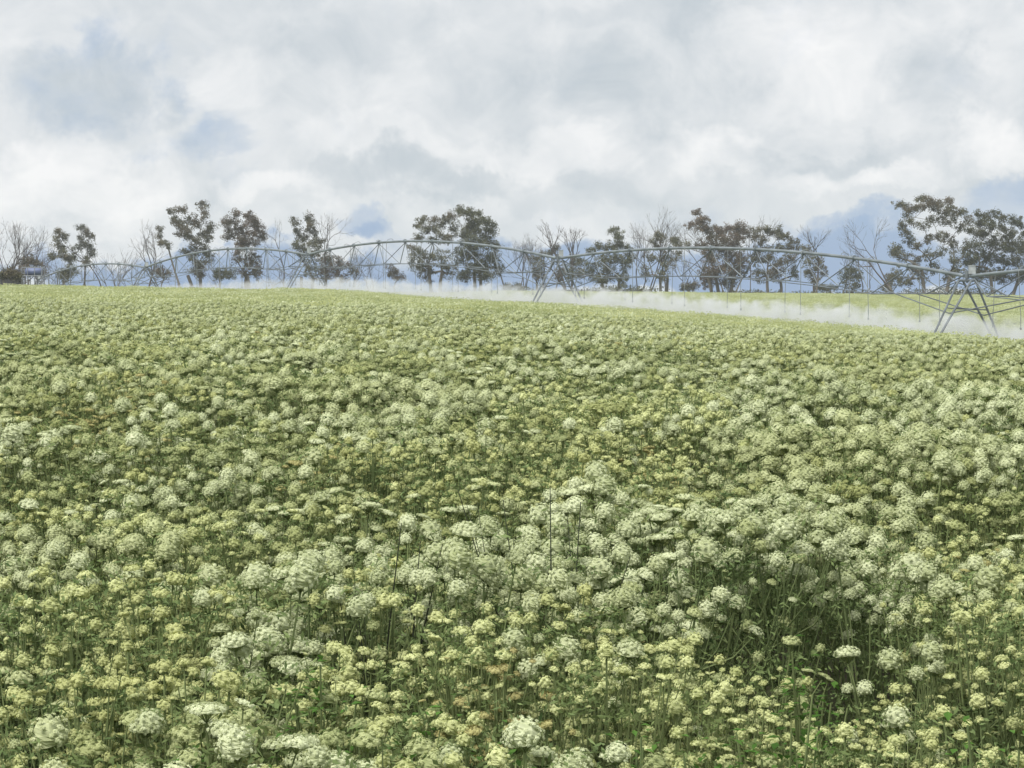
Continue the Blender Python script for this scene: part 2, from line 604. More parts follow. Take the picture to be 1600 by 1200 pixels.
        cable.tube([inv @ (J - along * 1.6 + Vector((0, 0, .12))), inv @ (J - along * .6 - Vector((0, 0, .28)) + side * .1),
                    inv @ (J + along * .1 - Vector((0, 0, .45)) + side * .15), inv @ (J + along * .8 - Vector((0, 0, .25))), inv @ (J + along * 1.5 + Vector((0, 0, .14)))], .028, 5)
        k = cable.build('flexible_joint', M_hose, root); k.parent = tower


build_irrigator()


# ------------------------------------------------------------------ trees
def limb(b, p0, p1, r0, r1, bend, rng, n=5, sides=5, tone=0.5):
    p0 = np.array(p0, float); p1 = np.array(p1, float)
    L = np.linalg.norm(p1 - p0)
    off = rng.normal(size=3) * L * bend
    pts = []
    for t in np.linspace(0, 1, n):
        pts.append(p0 + (p1 - p0) * t + off * math.sin(math.pi * t) + (0, 0, L * bend * .6 * math.sin(math.pi * t)))
    b.tube(pts, list(np.linspace(r0, r1, n)), sides, 0, tone, cap=False)
    return pts


def fork(b, p, d, L, r, depth, rng, spread=.5, up=.25, sides=4):
    """a bare branch that keeps forking"""
    d = np.array(d, float); d /= np.linalg.norm(d)
    n = 4
    pts = [np.array(p, float)]
    dd = d.copy()
    for i in range(n - 1):
        dd = dd + rng.normal(size=3) * .13 + (0, 0, up * .12)
        dd /= np.linalg.norm(dd)
        pts.append(pts[-1] + dd * L / (n - 1))
    b.tube(pts, list(np.linspace(r, r * .62, n)), sides if depth > 1 else 3, 0, rng.uniform(.2, .8), cap=False)
    if depth <= 0:
        return
    k = 3 if rng.random() < .45 else 2
    for i in range(k):
        nd = dd + rng.normal(size=3) * spread
        nd[2] = nd[2] * .8 + up
        fork(b, pts[-1], nd, L * rng.uniform(.62, .85), r * .6, depth - 1, rng, spread, up, sides)
    if depth > 1 and rng.random() < .8:
        nd = dd + rng.normal(size=3) * spread * 1.5
        fork(b, pts[2], nd, L * rng.uniform(.45, .65), r * .4, depth - 2, rng, spread, up, sides)


def bare_tree(px, ytop, D, seed, stems=1, lean=0.0, spread=.42, thick=.13, label='', name='bare_tree', up=.28, depth=5):
    rng = np.random.default_rng(seed)
    base = Vector(((px - 800) * D / F, D, 0)); base.z = zg(base.x, base.y) - .1
    top = CAM_H - (ytop - YH) * D / F
    H = top - base.z
    root = empty(name, base, label=label, cat='tree', group='bare trees behind the field')
    b = MB(); tw = MB()
    for s in range(stems):
        d = np.array([lean + rng.normal() * (.10 if stems == 1 else .30), rng.normal() * .15, 1.0])
        th = H * (.34 if stems == 1 else .16)
        p1 = np.array([d[0] * th, d[1] * th, th])
        thick_ = thick * 1.3
        limb(b, (rng.normal() * .1, rng.normal() * .1, 0), p1, thick_, thick_ * .75, .05, rng, 5, 6)
        fork(tw, p1, d, H * .23, thick_ * .74, depth, rng, spread, up)
    # scale so that the top reaches the picked height
    V = np.concatenate(tw.V); mz = V[:, 2].max()
    k = H / mz
    for q in (b, tw):
        q.V = [v * np.array([min(k, 1.15), min(k, 1.15), k]) for v in q.V]
    b.build('trunk', M_bark, root, smooth=True)
    tw.build('branches', M_twig, root)
    return root


def gum_tree(px, D, clumps, seed, label, trunks=None, mat=None, name='gum_tree', leaf=.18, dens=1.0, tuft=1.0):
    rng = np.random.default_rng(seed)
    base = Vector(((px - 800) * D / F, D, 0)); base.z = zg(base.x, base.y) - .1
    root = empty(name, base, label=label, cat='tree', group='gum trees behind the field')
    tb = MB(); cr = MB()
    trunks = trunks or [px]
    C = []
    xs = [c[0] for c in clumps]; half = (max(xs) - min(xs)) * D / F / 2
    for (cx, cy, rx, ry) in clumps:
        p = at(cx, cy, D) - base
        # depth: somewhere in a rounded crown
        lim = max(half * .75, .8)
        dy = float(np.clip(rng.normal() * lim * .5, -lim, lim))
        k = (D + dy) / D
        q = Vector(((p.x + base.x) * k - base.x, p.y + dy, (p.z + base.z - CAM_H) * k + CAM_H - base.z))
        C.append((np.array(q), (rx + 1.5) * D / F, (ry + 1.5) * D / F))
    Hc = max(c[0][2] for c in C)
    mains = []
    for ti, tx in enumerate(trunks):
        x0 = (tx - px) * D / F
        th = Hc * rng.uniform(.30, .42)
        r = .11 + Hc * .012
        pts = limb(tb, (x0 * .6, rng.normal() * .2, 0), (x0 + rng.normal() * .3, rng.normal() * .3, th), r, r * .8, .03, rng, 6, 7, rng.uniform(.4, .9))
        mains.append((pts[-1], r * .7))
    # limbs: each clump is carried by a limb that starts on a nearby lower clump's limb or the trunk
    order = sorted(range(len(C)), key=lambda i: np.linalg.norm(C[i][0] - mains[0][0]))
    nodes = [(m[0], m[1]) for m in mains]
    for i in order:
        c, rx, ry = C[i]
        best = None
        for (p, r) in nodes:
            dv = c - p
            if dv[2] < -.6:
                continue
            sc = np.linalg.norm(dv) * (1.0 if dv[2] > 0 else 1.5)
            if best is None or sc < best[0]:
                best = (sc, p, r)
        if best is None:
            best = (0, mains[0][0], mains[0][1])
        _, p, r = best
        r1 = max(r * .62, .03)
        pts = limb(tb, p, c - np.array([0, 0, ry * .5]), r * .85, r1, .07, rng, 4, 5, rng.uniform(.2, .9))
        nodes.append((pts[-1], r1)); nodes.append((pts[2], (r * .85 + r1) / 2))
    for (c, rx, ry) in C:
        # several small tufts make up a clump
        vol = rx * ry
        nt_ = max(4, int(6 + vol * 20 * dens))
        for k in range(nt_):
            v = rng.normal(size=3); v /= np.linalg.norm(v)
            rr = rng.random() ** .45
            tc = c + v * np.array([rx, (rx + ry) * .5, ry]) * rr * (1.0 if k % 3 else 1.35)
            tr_ = rng.uniform(.24, .60) * tuft
            n = int(rng.uniform(36, 54))
            d = rng.normal(size=(n, 3)); d /= np.linalg.norm(d, axis=1)[:, None]
            P = tc + d * tr_ * (rng.random((n, 1)) ** .5) * np.array([1.15, 1.15, 1.0])
            N = d + rng.normal(size=(n, 3)) * .6
            tone = np.clip(rng.uniform(-.1, 1.0) + (v[2]) * .12 + rng.normal(size=n) * .25, 0, 1)
            cr.quads(P, N, rng.uniform(.5, 1.1, n) * leaf * .5, rng, 0, tone, .8)
    tb.build('trunk', M_bark, root, smooth=True)
    cr.build('crown', mat or M_gum, root)
    return root


TREES = [
 # base x, distance, trunks, material, leaf density, clumps, label
 (108, 300, [108, 104], M_gum, 1.0, [(92,364,8,4),(103,370,5,6),(92,378,7,8),(96,390,5,6),(100,398,9,6),(85,401,6,5),(108,405,8,5),(112,425,12,8),(100,430,10,8)],
  'small ragged gum with a flat top tuft, above the left end of the pipe'),
 (134, 305, [134], M_gum, .8, [(128,358,7,4),(139,364,4,4),(142,371,4,5),(131,374,6,4),(135,383,5,4),(124,387,7,4),(143,387,4,6),(145,396,4,6),(117,402,5,5),(136,405,5,4),(134,412,5,4)],
  'slender gum with a string of small tufts, just right of the ragged gum'),
 (277, 310, [277], M_gum, .6, [(249,358,5,2),(252,369,6,3),(253,381,4,3),(264,385,3,4),(258,378,3,3)],
  'thin leaning gum with four small dark tufts, left of the tall gap-filled gum'),
 (308, 300, [302, 316], M_gum, 1.0, [(272,330,9,4),(288,328,8,4),(317,321,7,5),(320,334,6,8),(276,345,9,8),(283,353,7,8),(300,345,9,9),(308,350,7,6),(291,360,7,7),(296,368,7,5),(305,374,9,8),(331,353,6,5),(325,361,7,4),(318,368,6,5),(326,373,5,7),(281,366,4,3),(310,388,10,8),(320,392,5,6),(290,394,4,5),(302,398,8,5),(303,415,8,12),(318,412,9,12),(312,430,10,8),(330,402,6,5)],
  'tall dark gap-filled gum with a flat ledge of leaves at its upper left'),
 (388, 305, [388, 380], M_gum3, 1.2, [(353,347,4,4),(358,358,5,5),(364,346,8,9),(370,333,5,5),(358,370,7,6),(372,365,8,10),(389,337,6,5),(394,345,8,8),(383,358,9,9),(400,352,8,10),(405,362,9,9),(393,372,14,12),(378,378,11,8),(412,372,4,6),(385,385,15,7),(372,400,8,10),(395,402,12,12),(385,420,14,14),(402,425,7,12)],
  'dense brownish gum with three knobbly heads, next right of the tall gap-filled gum'),
 (478, 310, [476, 488], M_gum, 1.0, [(460,347,7,5),(467,362,6,7),(474,372,7,6),(464,384,9,7),(478,388,6,8),(482,341,6,6),(487,350,6,8),(484,360,5,6),(492,365,4,6),(490,378,7,6),(500,378,5,6),(497,388,6,5),(470,400,7,7),(490,395,8,6),(485,420,10,12)],
  'gum with two narrow upright plumes rising behind a tower joint of the machine'),
 (520, 315, [515, 530], M_gum3, 1.0, [(505,410,14,12),(525,408,12,10),(520,420,16,10),(545,414,10,3),(552,424,6,6),(508,430,12,8),(532,432,12,8)],
  'low spreading gum with brown leaves at the foot of the twin-plumed gum'),
 (680, 300, [672, 695], M_gum, 1.0, [(653,350,5,5),(666,345,7,6),(679,346,5,5),(690,352,8,5),(664,360,6,6),(675,358,6,5),(683,365,6,5),(708,358,7,7),(697,372,8,6),(655,372,6,8),(676,375,6,4),(703,374,6,5),(645,388,6,6),(655,395,9,8),(650,410,12,12),(670,405,12,10),(665,425,14,14),(690,400,12,10),(700,420,12,14),(700,342,6,6),(708,337,7,5)],
  'broad gum with many round tufts, left one of the big pair behind the middle arch'),
 (745, 306, [740, 752], M_gum2, 1.5, [(717,330,7,6),(728,332,8,5),(738,334,6,5),(748,334,3,3),(745,345,12,8),(735,352,14,9),(760,350,12,9),(767,362,8,8),(742,364,18,10),(725,368,8,8),(722,400,12,14),(740,395,14,12),(745,420,18,14),(765,410,12,14),(775,390,6,8),(780,420,6,10),(725,430,12,9),(760,432,12,7),(735,380,18,9),(760,378,14,9)],
  'dense olive gum with solid rounded crown, right one of the pair behind the middle arch'),
 (841, 320, [838, 848], M_gum, 1.0, [(847,397,3,3),(836,407,5,6),(845,415,5,8),(837,430,5,10),(848,432,4,9),(868,388,4,4),(862,396,4,4)],
  'small narrow gum just left of the tower with crossed legs at mid-field'),
 (873, 318, [873], M_gum, 1.0, [(873,432,6,8),(878,422,5,6)], 'tiny dark gum sapling seen between the legs of the mid-field tower'),
 (955, 310, [940, 967], M_gum2, 1.2, [(958,361,6,5),(967,370,8,7),(965,382,10,8),(957,387,8,5),(935,384,5,4),(924,392,6,4),(945,390,5,5),(980,388,8,3),(960,405,12,10),(940,408,14,9),(905,408,8,6),(895,415,8,8),(920,420,14,9),(950,425,14,10),(975,415,9,12),(985,405,6,8),(972,435,10,10),(905,432,6,8),(890,430,7,8),(935,435,14,8)],
  'wide olive gum with one tall pointed head, right of the mid-field tower'),
 (1035, 316, [1028, 1045], M_gum, .9, [(1028,366,5,4),(1036,371,5,5),(1022,378,6,4),(1050,376,6,4),(1056,377,5,4),(1060,384,5,5),(1072,382,5,3),(1022,386,6,3),(1013,402,8,8),(1035,402,8,9),(1050,405,6,8),(1040,415,7,6),(1058,398,5,6),(1010,425,6,9),(1035,430,8,9)],
  'open gum with small arched tufts and a crooked trunk, below the tallest bare tree'),
 (1125, 306, [1105, 1125, 1148], M_gum3, 1.5, [(1090,332,7,3),(1101,342,5,4),(1078,352,6,4),(1092,347,6,5),(1098,355,10,7),(1106,360,7,7),(1116,356,5,3),(1125,362,9,7),(1135,358,6,5),(1112,370,12,7),(1130,374,14,8),(1145,380,12,8),(1095,384,10,5),(1150,360,6,8),(1157,355,8,6),(1164,362,5,7),(1153,372,7,7),(1120,385,18,5),(1140,400,20,12),(1110,400,12,12),(1120,420,20,14),(1150,422,16,14),(1105,435,12,12),(1135,440,16,8),(1160,405,8,10)],
  'large brown-leaved gum with a hooked top at its left, behind the near arch'),
 (1212, 312, [1195, 1222], M_gum, 1.1, [(1180,359,8,3),(1195,358,6,4),(1178,370,6,5),(1190,374,9,5),(1205,362,8,4),(1216,361,5,5),(1227,370,6,6),(1240,382,6,8),(1215,370,6,4),(1230,387,10,5),(1212,388,9,5),(1190,388,10,4),(1180,405,10,10),(1200,405,12,8),(1220,410,12,8),(1235,402,8,8),(1240,425,7,10),(1210,430,14,12),(1185,430,10,10)],
  'rounded gum with an arching outline, right of the large brown gum'),
 (1270, 318, [1273], M_gum, 1.0, [(1258,388,9,3),(1262,405,8,12),(1280,412,8,10),(1288,425,4,7),(1265,425,10,12),(1275,438,7,6)],
  'small gum with bare dead limbs above it, beside the wide gap of blue sky'),
 (1330, 318, [1320, 1332], M_gum2, 1.1, [(1328,422,8,5),(1322,430,9,8),(1337,432,8,8),(1330,445,14,7)],
  'short bushy gum standing alone in the wide blue gap'),
 (1455, 296, [1441, 1485], M_gum, 1.0, [(1403,320,7,4),(1413,322,4,3),(1420,327,8,4),(1437,312,7,5),(1448,312,6,5),(1455,318,7,6),(1430,325,7,5),(1417,335,6,5),(1442,322,9,6),(1470,318,6,4),(1480,314,6,5),(1484,324,5,4),(1462,327,8,6),(1474,332,10,6),(1490,332,7,5),(1502,330,7,5),(1512,345,6,5),(1408,350,7,5),(1424,347,8,4),(1442,352,9,5),(1455,342,8,5),(1470,345,7,5),(1487,345,8,6),(1498,355,7,6),(1412,363,7,7),(1420,375,7,6),(1432,385,8,4),(1400,390,9,8),(1410,400,9,9),(1398,395,6,8),(1450,375,6,6),(1465,370,7,6),(1478,372,8,7),(1488,385,7,7),(1470,392,7,7),(1450,400,8,7),(1430,405,8,7),(1490,405,8,8),(1505,395,7,8),(1400,430,9,10),(1415,440,10,10),(1440,430,9,9),(1460,420,9,8),(1425,420,6,6),(1480,430,10,10),(1500,425,9,10)],
  'tallest, widest gum with a straight trunk showing through, left of the dense right-edge gum'),
 (1565, 302, [1545, 1590], M_gum2, 1.5, [(1525,335,3,3),(1540,340,7,5),(1553,335,7,5),(1566,340,6,5),(1528,350,7,6),(1545,352,10,6),(1560,355,10,5),(1585,345,9,5),(1593,352,5,4),(1535,365,14,6),(1575,365,12,7),(1515,360,12,4),(1600,365,8,5),(1550,380,20,12),(1580,385,20,12),(1520,385,14,10),(1600,385,15,12),(1540,405,20,12),(1575,410,22,12),(1610,400,18,14),(1515,410,10,12),(1530,428,16,10),(1565,432,22,10),(1600,430,20,12),(1625,360,12,12),(1640,385,14,14),(1640,415,18,18)],
  'dense dark olive gum filling the right edge behind the end span'),
 (42, 296, [38, 50], M_gum3, 1.1, [(50,405,9,6),(38,412,9,8),(58,412,8,6),(44,424,14,9),(20,428,14,9),(66,425,8,7)],
  'low brownish gum below the bare trees at the far left'),
 (12, 172, [12], M_gum, 1.0, [(6,430,5,4),(16,428,7,4),(26,431,5,3)], 'dark low bush half hiding the pump at the far left'),
 (100, 296, [100], M_gum2, .8, [(100,430,14,10),(112,422,8,8)], 'round grey bush under the left end of the machine'),
]
for k, (px, D, trunks, mat, dens, cl, lab) in enumerate(TREES):
    gum_tree(px, D, cl, 100 + k, lab, trunks, mat, dens=dens)

BUSHES = [
 (250, 322, [(245,424,9,8),(258,428,10,7)], M_gum3, 'reddish bush behind the left tower of the machine'),
 (350, 322, [(343,430,12,9),(358,427,12,9)], M_gum2, 'grey-green bush between the tall gum and the dense brownish gum'),
 (618, 325, [(612,425,8,9),(622,432,9,8)], M_gum3, 'pinkish brown bush left of the big pair of gums'),
 (1085, 325, [(1082,446,12,5),(1072,450,10,4)], M_gum, 'low dark scrub left of the large brown gum'),
 (1300, 326, [(1297,450,14,4),(1284,450,8,4)], M_gum2, 'low scrub between the small gum with dead limbs and the short bushy gum'),
 (1395, 322, [(1392,440,11,10),(1385,448,9,6)], M_gum, 'dark bush at the left foot of the tallest gum'),
 (800, 326, [(795,448,12,4),(812,449,10,4)], M_gum2, 'low scrub right of the big pair of gums'),
]
for k, (px, D, cl, mat, lab) in enumerate(BUSHES):
    o = gum_tree(px, D, cl, 300 + k, lab, None, mat, name='bush', dens=1.2)
    o['category'] = 'bush'; o['group'] = 'bushes behind the field'

BARE = [
 # px, ytop, D, stems, lean, spread, thick, label
 (14, 338, 300, 2, -.15, .34, .14, 'large bare tree cut by the left picture edge'),
 (30, 350, 306, 2, .10, .36, .13, 'bare tree with dark forked trunk above the low brownish gum'),
 (55, 362, 312, 2, .10, .4, .10, 'smaller bare tree just right of the low brownish gum'),
 (78, 392, 320, 2, .0, .45, .08, 'faint low bare tree left of the small ragged gum'),
 (163, 350, 305, 1, -.10, .20, .10, 'single thin bare pole of a tree right of the tufted slender gum'),
 (186, 385, 330, 3, .0, .4, .08, 'low bare thicket tree behind the first arch'),
 (204, 402, 335, 3, .0, .4, .07, 'lowest bare tree behind the first arch, beside the left tower'),
 (230, 342, 300, 2, -.08, .42, .14, 'many-branched bare tree over the left tower'),
 (345, 395, 330, 2, 0, .4, .07, 'faint bare tree between the tall gum and the dense brownish gum'),
 (443, 340, 308, 1, .02, .42, .11, 'bare tree left of the twin-plumed gum'),
 (432, 402, 318, 2, -.05, .5, .08, 'short bare tree beside the dense brownish gum'),
 (510, 332, 312, 1, .0, .36, .12, 'tall bare tree right of the twin-plumed gum'),
 (545, 385, 330, 2, .15, .5, .07, 'low bare tree leaning right above the low brown gum'),
 (580, 400, 335, 2, 0, .4, .06, 'faint bare tree standing under the gap of blue sky'),
 (793, 360, 312, 1, -.10, .34, .10, 'leaning bare tree at the right foot of the big pair of gums'),
 (806, 368, 320, 2, .05, .34, .09, 'bare tree second right of the big pair of gums'),
 (822, 362, 326, 2, .10, .32, .08, 'thin bare tree left of the small narrow gum'),
 (856, 378, 330, 2, .0, .34, .07, 'faint bare tree right behind the small narrow gum'),
 (890, 342, 306, 4, .0, .26, .12, 'fan-shaped bare tree with many straight stems right of the mid-field tower'),
 (1000, 345, 315, 2, -.03, .25, .09, 'bare tree of upright stems right of the pointed-headed gum'),
 (1012, 342, 320, 2, .03, .25, .08, 'second bare tree of upright stems, nearer the crooked gum'),
 (1040, 318, 318, 1, .0, .22, .11, 'tallest bare tree, a straight leader above the crooked gum'),
 (1077, 400, 330, 3, .0, .4, .08, 'bare blue-grey tree in the gap left of the large brown gum'),
 (1118, 338, 335, 2, -.05, .3, .09, 'bare crown behind the top of the large brown gum'),
 (1140, 334, 338, 2, .08, .3, .09, 'bare forked crown behind the right shoulder of the large brown gum'),
 (1174, 345, 340, 1, 0, .35, .07, 'bare tree in the notch between the large brown gum and the rounded gum'),
 (1272, 350, 312, 1, -.02, .36, .15, 'dead gum with thick forked limbs at the left edge of the wide blue gap'),
 (1316, 398, 322, 1, .10, .4, .12, 'short dead tree with a thick fork touching the pipe'),
 (1345, 388, 324, 1, .12, .36, .10, 'dead tree with curved limbs right of the short bushy gum'),
 (1352, 405, 328, 1, .22, .4, .08, 'small dead tree leaning right in the wide blue gap'),
 (1404, 336, 316, 2, -.28, .36, .11, 'bare branches reaching left out of the tallest gum'),
]
for k, (px, yt, D, st, ln, sp, th, lab) in enumerate(BARE):
    bare_tree(px, yt, D, 500 + k * 3, st, ln, sp, th, lab, depth=5 if st < 3 else 4)


def undergrowth():
    rng = np.random.default_rng(8)
    b = MB()
    n = 2600
    px = rng.uniform(500, 1750, n) ** 1.0
    keep = rng.random(n) < np.clip((px - 500) / 500, .2, 1)
    px = px[keep]; n = len(px)
    D = rng.uniform(304, 330, n)
    x = (px - 800) * D / F
    h = rng.uniform(.6, 2.0, n) * (.35 + 1.1 * vnoise(x, D * 0, 4.0, 5))
    z = ztop(x, D) - CROP
    for i in range(n):
        m = 26
        P = np.stack([x[i] + rng.normal(size=m) * h[i] * .6, D[i] + rng.normal(size=m) * h[i] * .5, z[i] + rng.uniform(0, 1, m) ** .8 * h[i]], 1)
        b.quads(P, rng.normal(size=(m, 3)), rng.uniform(.07, .2, m), rng, 0, np.clip(rng.normal(.5, .25, m), 0, 1), .5)
    o = b.build('undergrowth', M_gum2)
    tag(o, label='low scrub along the foot of the trees', cat='undergrowth', kind='stuff')


undergrowth()


# ------------------------------------------------------------------ pump set at the far left
def build_pump():
    D = 176
    base = Vector(((36 - 800) * D / F, D, 0)); base.z = zg(base.x, base.y)
    s = D / F
    top = lambda y: CAM_H - (y + 3 - YH) * s - base.z
    X = lambda x: (x - 36) * s
    root = empty('pump_set', base, label='dark engine pump with a blue tank in a white frame, far left of the field', cat='pump')
    dark = solid('pump_dark_paint', (.05, .05, .055), .6)
    blue = solid('tank_blue', (.17, .21, .36), .5)
    white = solid('frame_white', (.26, .28, .30), .6)
    olive = solid('chassis_khaki', (.20, .21, .15), .6)
    b = MB()
    prof = [(4, 439), (3, 428), (8, 421), (15, 419), (24, 417), (31, 418), (34, 424), (34, 439)]
    for w, y0, y1 in ((0, -.7, .7),):
        V = []
        for yy in (y0, y1):
            for (x, y) in prof: V.append((X(x), yy, top(y) if y < 435 else .6))
        n = len(prof)
        Fc = [list(range(n))[::-1], [n + i for i in range(n)]] + [[i, (i + 1) % n, n + (i + 1) % n, n + i] for i in range(n)]
        b.add(V, Fc)
    o = b.build('engine_housing', dark, root)
    o.modifiers.new('bevel', 'BEVEL').width = .06
    e = MB(); e.tube([(X(20), 0, top(418)), (X(20), 0, top(411)), (X(21), .1, top(409))], .05, 8); e.build('exhaust_pipe', dark, root)
    t = MB(); t.tube([(X(41), 0, top(422)), (X(42), 0, top(422)), (X(66), 0, top(422)), (X(67), 0, top(422))], [.18, .30, .30, .18], 16); t.build('tank', blue, root, smooth=True)
    f = MB()
    for x in (37, 46, 57, 68):
        for y in (-.5, .5):
            f.tube([(X(x), y, .5), (X(x), y, top(415))], .035, 6)
    for y in (-.5, .5):
        for h in (415, 428):
            f.tube([(X(37), y, top(h)), (X(68), y, top(h))], .04, 6)
    f.tube([(X(36), -.5, top(420)), (X(44), -.5, .55)], .05, 6)
    f.build('frame', white, root)
    c = MB(); c.box((X(3), -.55, .42), (X(70), .55, .6)); c.build('chassis', olive, root)
    for x in (10, 26, 56):
        for y in (-.75, .75):
            w = MB(); w.tube([(X(x), y - .12, .4), (X(x), y + .12, .4)], .4, 18); wo = w.build('wheel', M_rubber, root)
            rm = MB(); rm.tube([(X(x), y - .13, .4), (X(x), y + .13, .4)], .2, 12); r_ = rm.build('rim', white, root); r_.parent = wo


build_pump()


# ------------------------------------------------------------------ crop: flower heads
def head_arrays(Rr, n, form, rng, lod=0):
    """one compound umbel: rays fanning from the stem tip, each ending in a tuft of florets"""
    b = MB()
    i = np.arange(n) + .5
    tmax = {'ball': 2.15, 'dome': 1.45, 'flat': 1.0}[form]
    ct = 1 - i / n * (1 - math.cos(tmax))
    th = np.arccos(ct)
    ph = i * 2.399963 + rng.normal(size=n) * .25
    dirs = np.stack([np.sin(th) * np.cos(ph), np.sin(th) * np.sin(ph), np.cos(th)], 1)
    rr = Rr * rng.uniform(.94, 1.04, n)
    if form == 'ball':
        C = dirs * rr[:, None]; cz = Rr * .95
    elif form == 'dome':
        C = dirs * rr[:, None] * (1.08, 1.08, .8); cz = Rr * .55
    else:
        C = dirs * rr[:, None] * (1.25, 1.25, .42); cz = Rr * .55
    C = C + (0, 0, cz)
    fl = [36, 9, 2][lod]
    ru = Rr * (2.1 / math.sqrt(n)) * (.42 if form != 'flat' else .50)
    d = rng.normal(size=(n, fl, 3))
    nrm = C - (0, 0, cz * .6); nrm /= np.linalg.norm(nrm, axis=1)[:, None]
    d = d / np.linalg.norm(d, axis=2)[:, :, None]
    dot = (d * nrm[:, None, :]).sum(2, keepdims=True)
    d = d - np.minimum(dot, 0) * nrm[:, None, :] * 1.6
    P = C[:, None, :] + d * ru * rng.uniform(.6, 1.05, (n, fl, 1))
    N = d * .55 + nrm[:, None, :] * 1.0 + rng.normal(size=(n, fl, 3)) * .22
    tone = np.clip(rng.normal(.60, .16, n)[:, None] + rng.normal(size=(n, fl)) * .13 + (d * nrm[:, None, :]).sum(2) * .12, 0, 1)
    sz = ru * [.36, .72, 1.1][lod]
    # the packed inner florets and rays, seen as a solid core
    nr, ns = (9, 16) if lod == 0 else (4, 7)
    sq = {'ball': (.85, .85), 'dome': (.90, .64), 'flat': (1.05, .27)}[form]
    V = [(0, 0, cz + Rr * sq[1])]
    for a in range(1, nr + 1):
        t_ = a / nr * min(tmax + .15, 2.4)
        for c in range(ns):
            p_ = c * 2 * math.pi / ns + a * .4
            V.append((Rr * sq[0] * math.sin(t_) * math.cos(p_), Rr * sq[0] * math.sin(t_) * math.sin(p_), cz + Rr * sq[1] * math.cos(t_)))
    Fc = [[0, 1 + c, 1 + (c + 1) % ns] for c in range(ns)]
    for a in range(nr - 1):
        for c in range(ns):
            c2 = (c + 1) % ns
            Fc.append([1 + a * ns + c, 1 + (a + 1) * ns + c, 1 + (a + 1) * ns + c2, 1 + a * ns + c2])
    Vn = (np.array(V) - (0, 0, cz)) * rng.uniform(.90, 1.08, (len(V), 1)) + (0, 0, cz)
    b.add(Vn, Fc, 0, rng.uniform(.2, .65, len(V)))
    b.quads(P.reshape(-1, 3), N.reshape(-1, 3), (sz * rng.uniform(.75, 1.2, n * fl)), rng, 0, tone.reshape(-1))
    if lod < 2:
        # rays
        m = n if lod == 0 else n // 2
        base = np.zeros((m, 3)); tip = C[:m] * .97
        side = np.cross(tip, rng.normal(size=(m, 3))); side /= np.linalg.norm(side, axis=1)[:, None]
        w = .0009 if lod == 0 else .0016
        V = np.stack([base - side * w, base + side * w, tip + side * w, tip - side * w], 1).reshape(-1, 3)
        b.add(V, np.arange(m * 4).reshape(m, 4), 1, rng.uniform(.5, 1))
        V = np.stack([base - side * w, base + side * w, tip + side * w, tip - side * w], 1)
        # bracts
        k = 7
        a = np.arange(k) * 2 * math.pi / k
        P = np.stack([np.cos(a) * Rr * .35, np.sin(a) * Rr * .35, np.full(k, -Rr * .05)], 1)
        b.quads(P, rng.normal(size=(k, 3)), Rr * .16, rng, 1, .6, .25)
    return b


def leaf_frond(b, p, ang, L, rise, rng, step=.035, m=0):
    n = int(L / step)
    d = np.array([math.cos(ang), math.sin(ang), 0])
    t = np.linspace(0.1, 1, n)
    P = np.array(p) + d * (t * L * .75)[:, None]
    P[:, 2] += rise * np.sin(t * 2.0) * L
    P = np.repeat(P, 3, 0)
    w = np.repeat(np.sin(t * math.pi * .92 + .15) * L * .26, 3)
    sd = np.array([-d[1], d[0], 0])
    P = P + sd * (rng.uniform(-1, 1, len(P)) * w)[:, None] + rng.normal(size=P.shape) * .008
    N = rng.normal(size=P.shape) * .7 + (0, 0, 1)
    b.quads(P, N, rng.uniform(.5, 1, len(P)) * .016, rng, m, np.clip(rng.normal(.5, .2, len(P)), 0, 1), .35)


SPEC = {
    # heads, radius range, forms, plant height, spread, umbellets
    'white': dict(n=(6, 8), r=(.026, .046), forms=['ball', 'ball', 'dome'], H=1.10, spread=.20, um=(44, 60), mat='w'),
    'flat': dict(n=(7, 9), r=(.024, .042), forms=['flat', 'dome', 'flat'], H=1.08, spread=.21, um=(34, 46), mat='w'),
    'cream': dict(n=(22, 27), r=(.011, .026), forms=['dome', 'ball', 'flat'], H=1.08, spread=.17, um=(14, 22), mat='c'),
    'green': dict(n=(13, 17), r=(.016, .036), forms=['dome', 'ball', 'flat', 'dome'], H=1.06, spread=.19, um=(20, 32), mat='g'),
    'tan': dict(n=(17, 21), r=(.012, .024), forms=['dome', 'flat'], H=1.05, spread=.16, um=(13, 20), mat='t'),
    'giant': dict(n=(3, 4), r=(.042, .047), forms=['ball'], H=1.16, spread=.10, um=(80, 100), mat='w'),
}
MATS = {'g': M_green, 'w': M_white, 'c': M_cream, 't': M_tan}


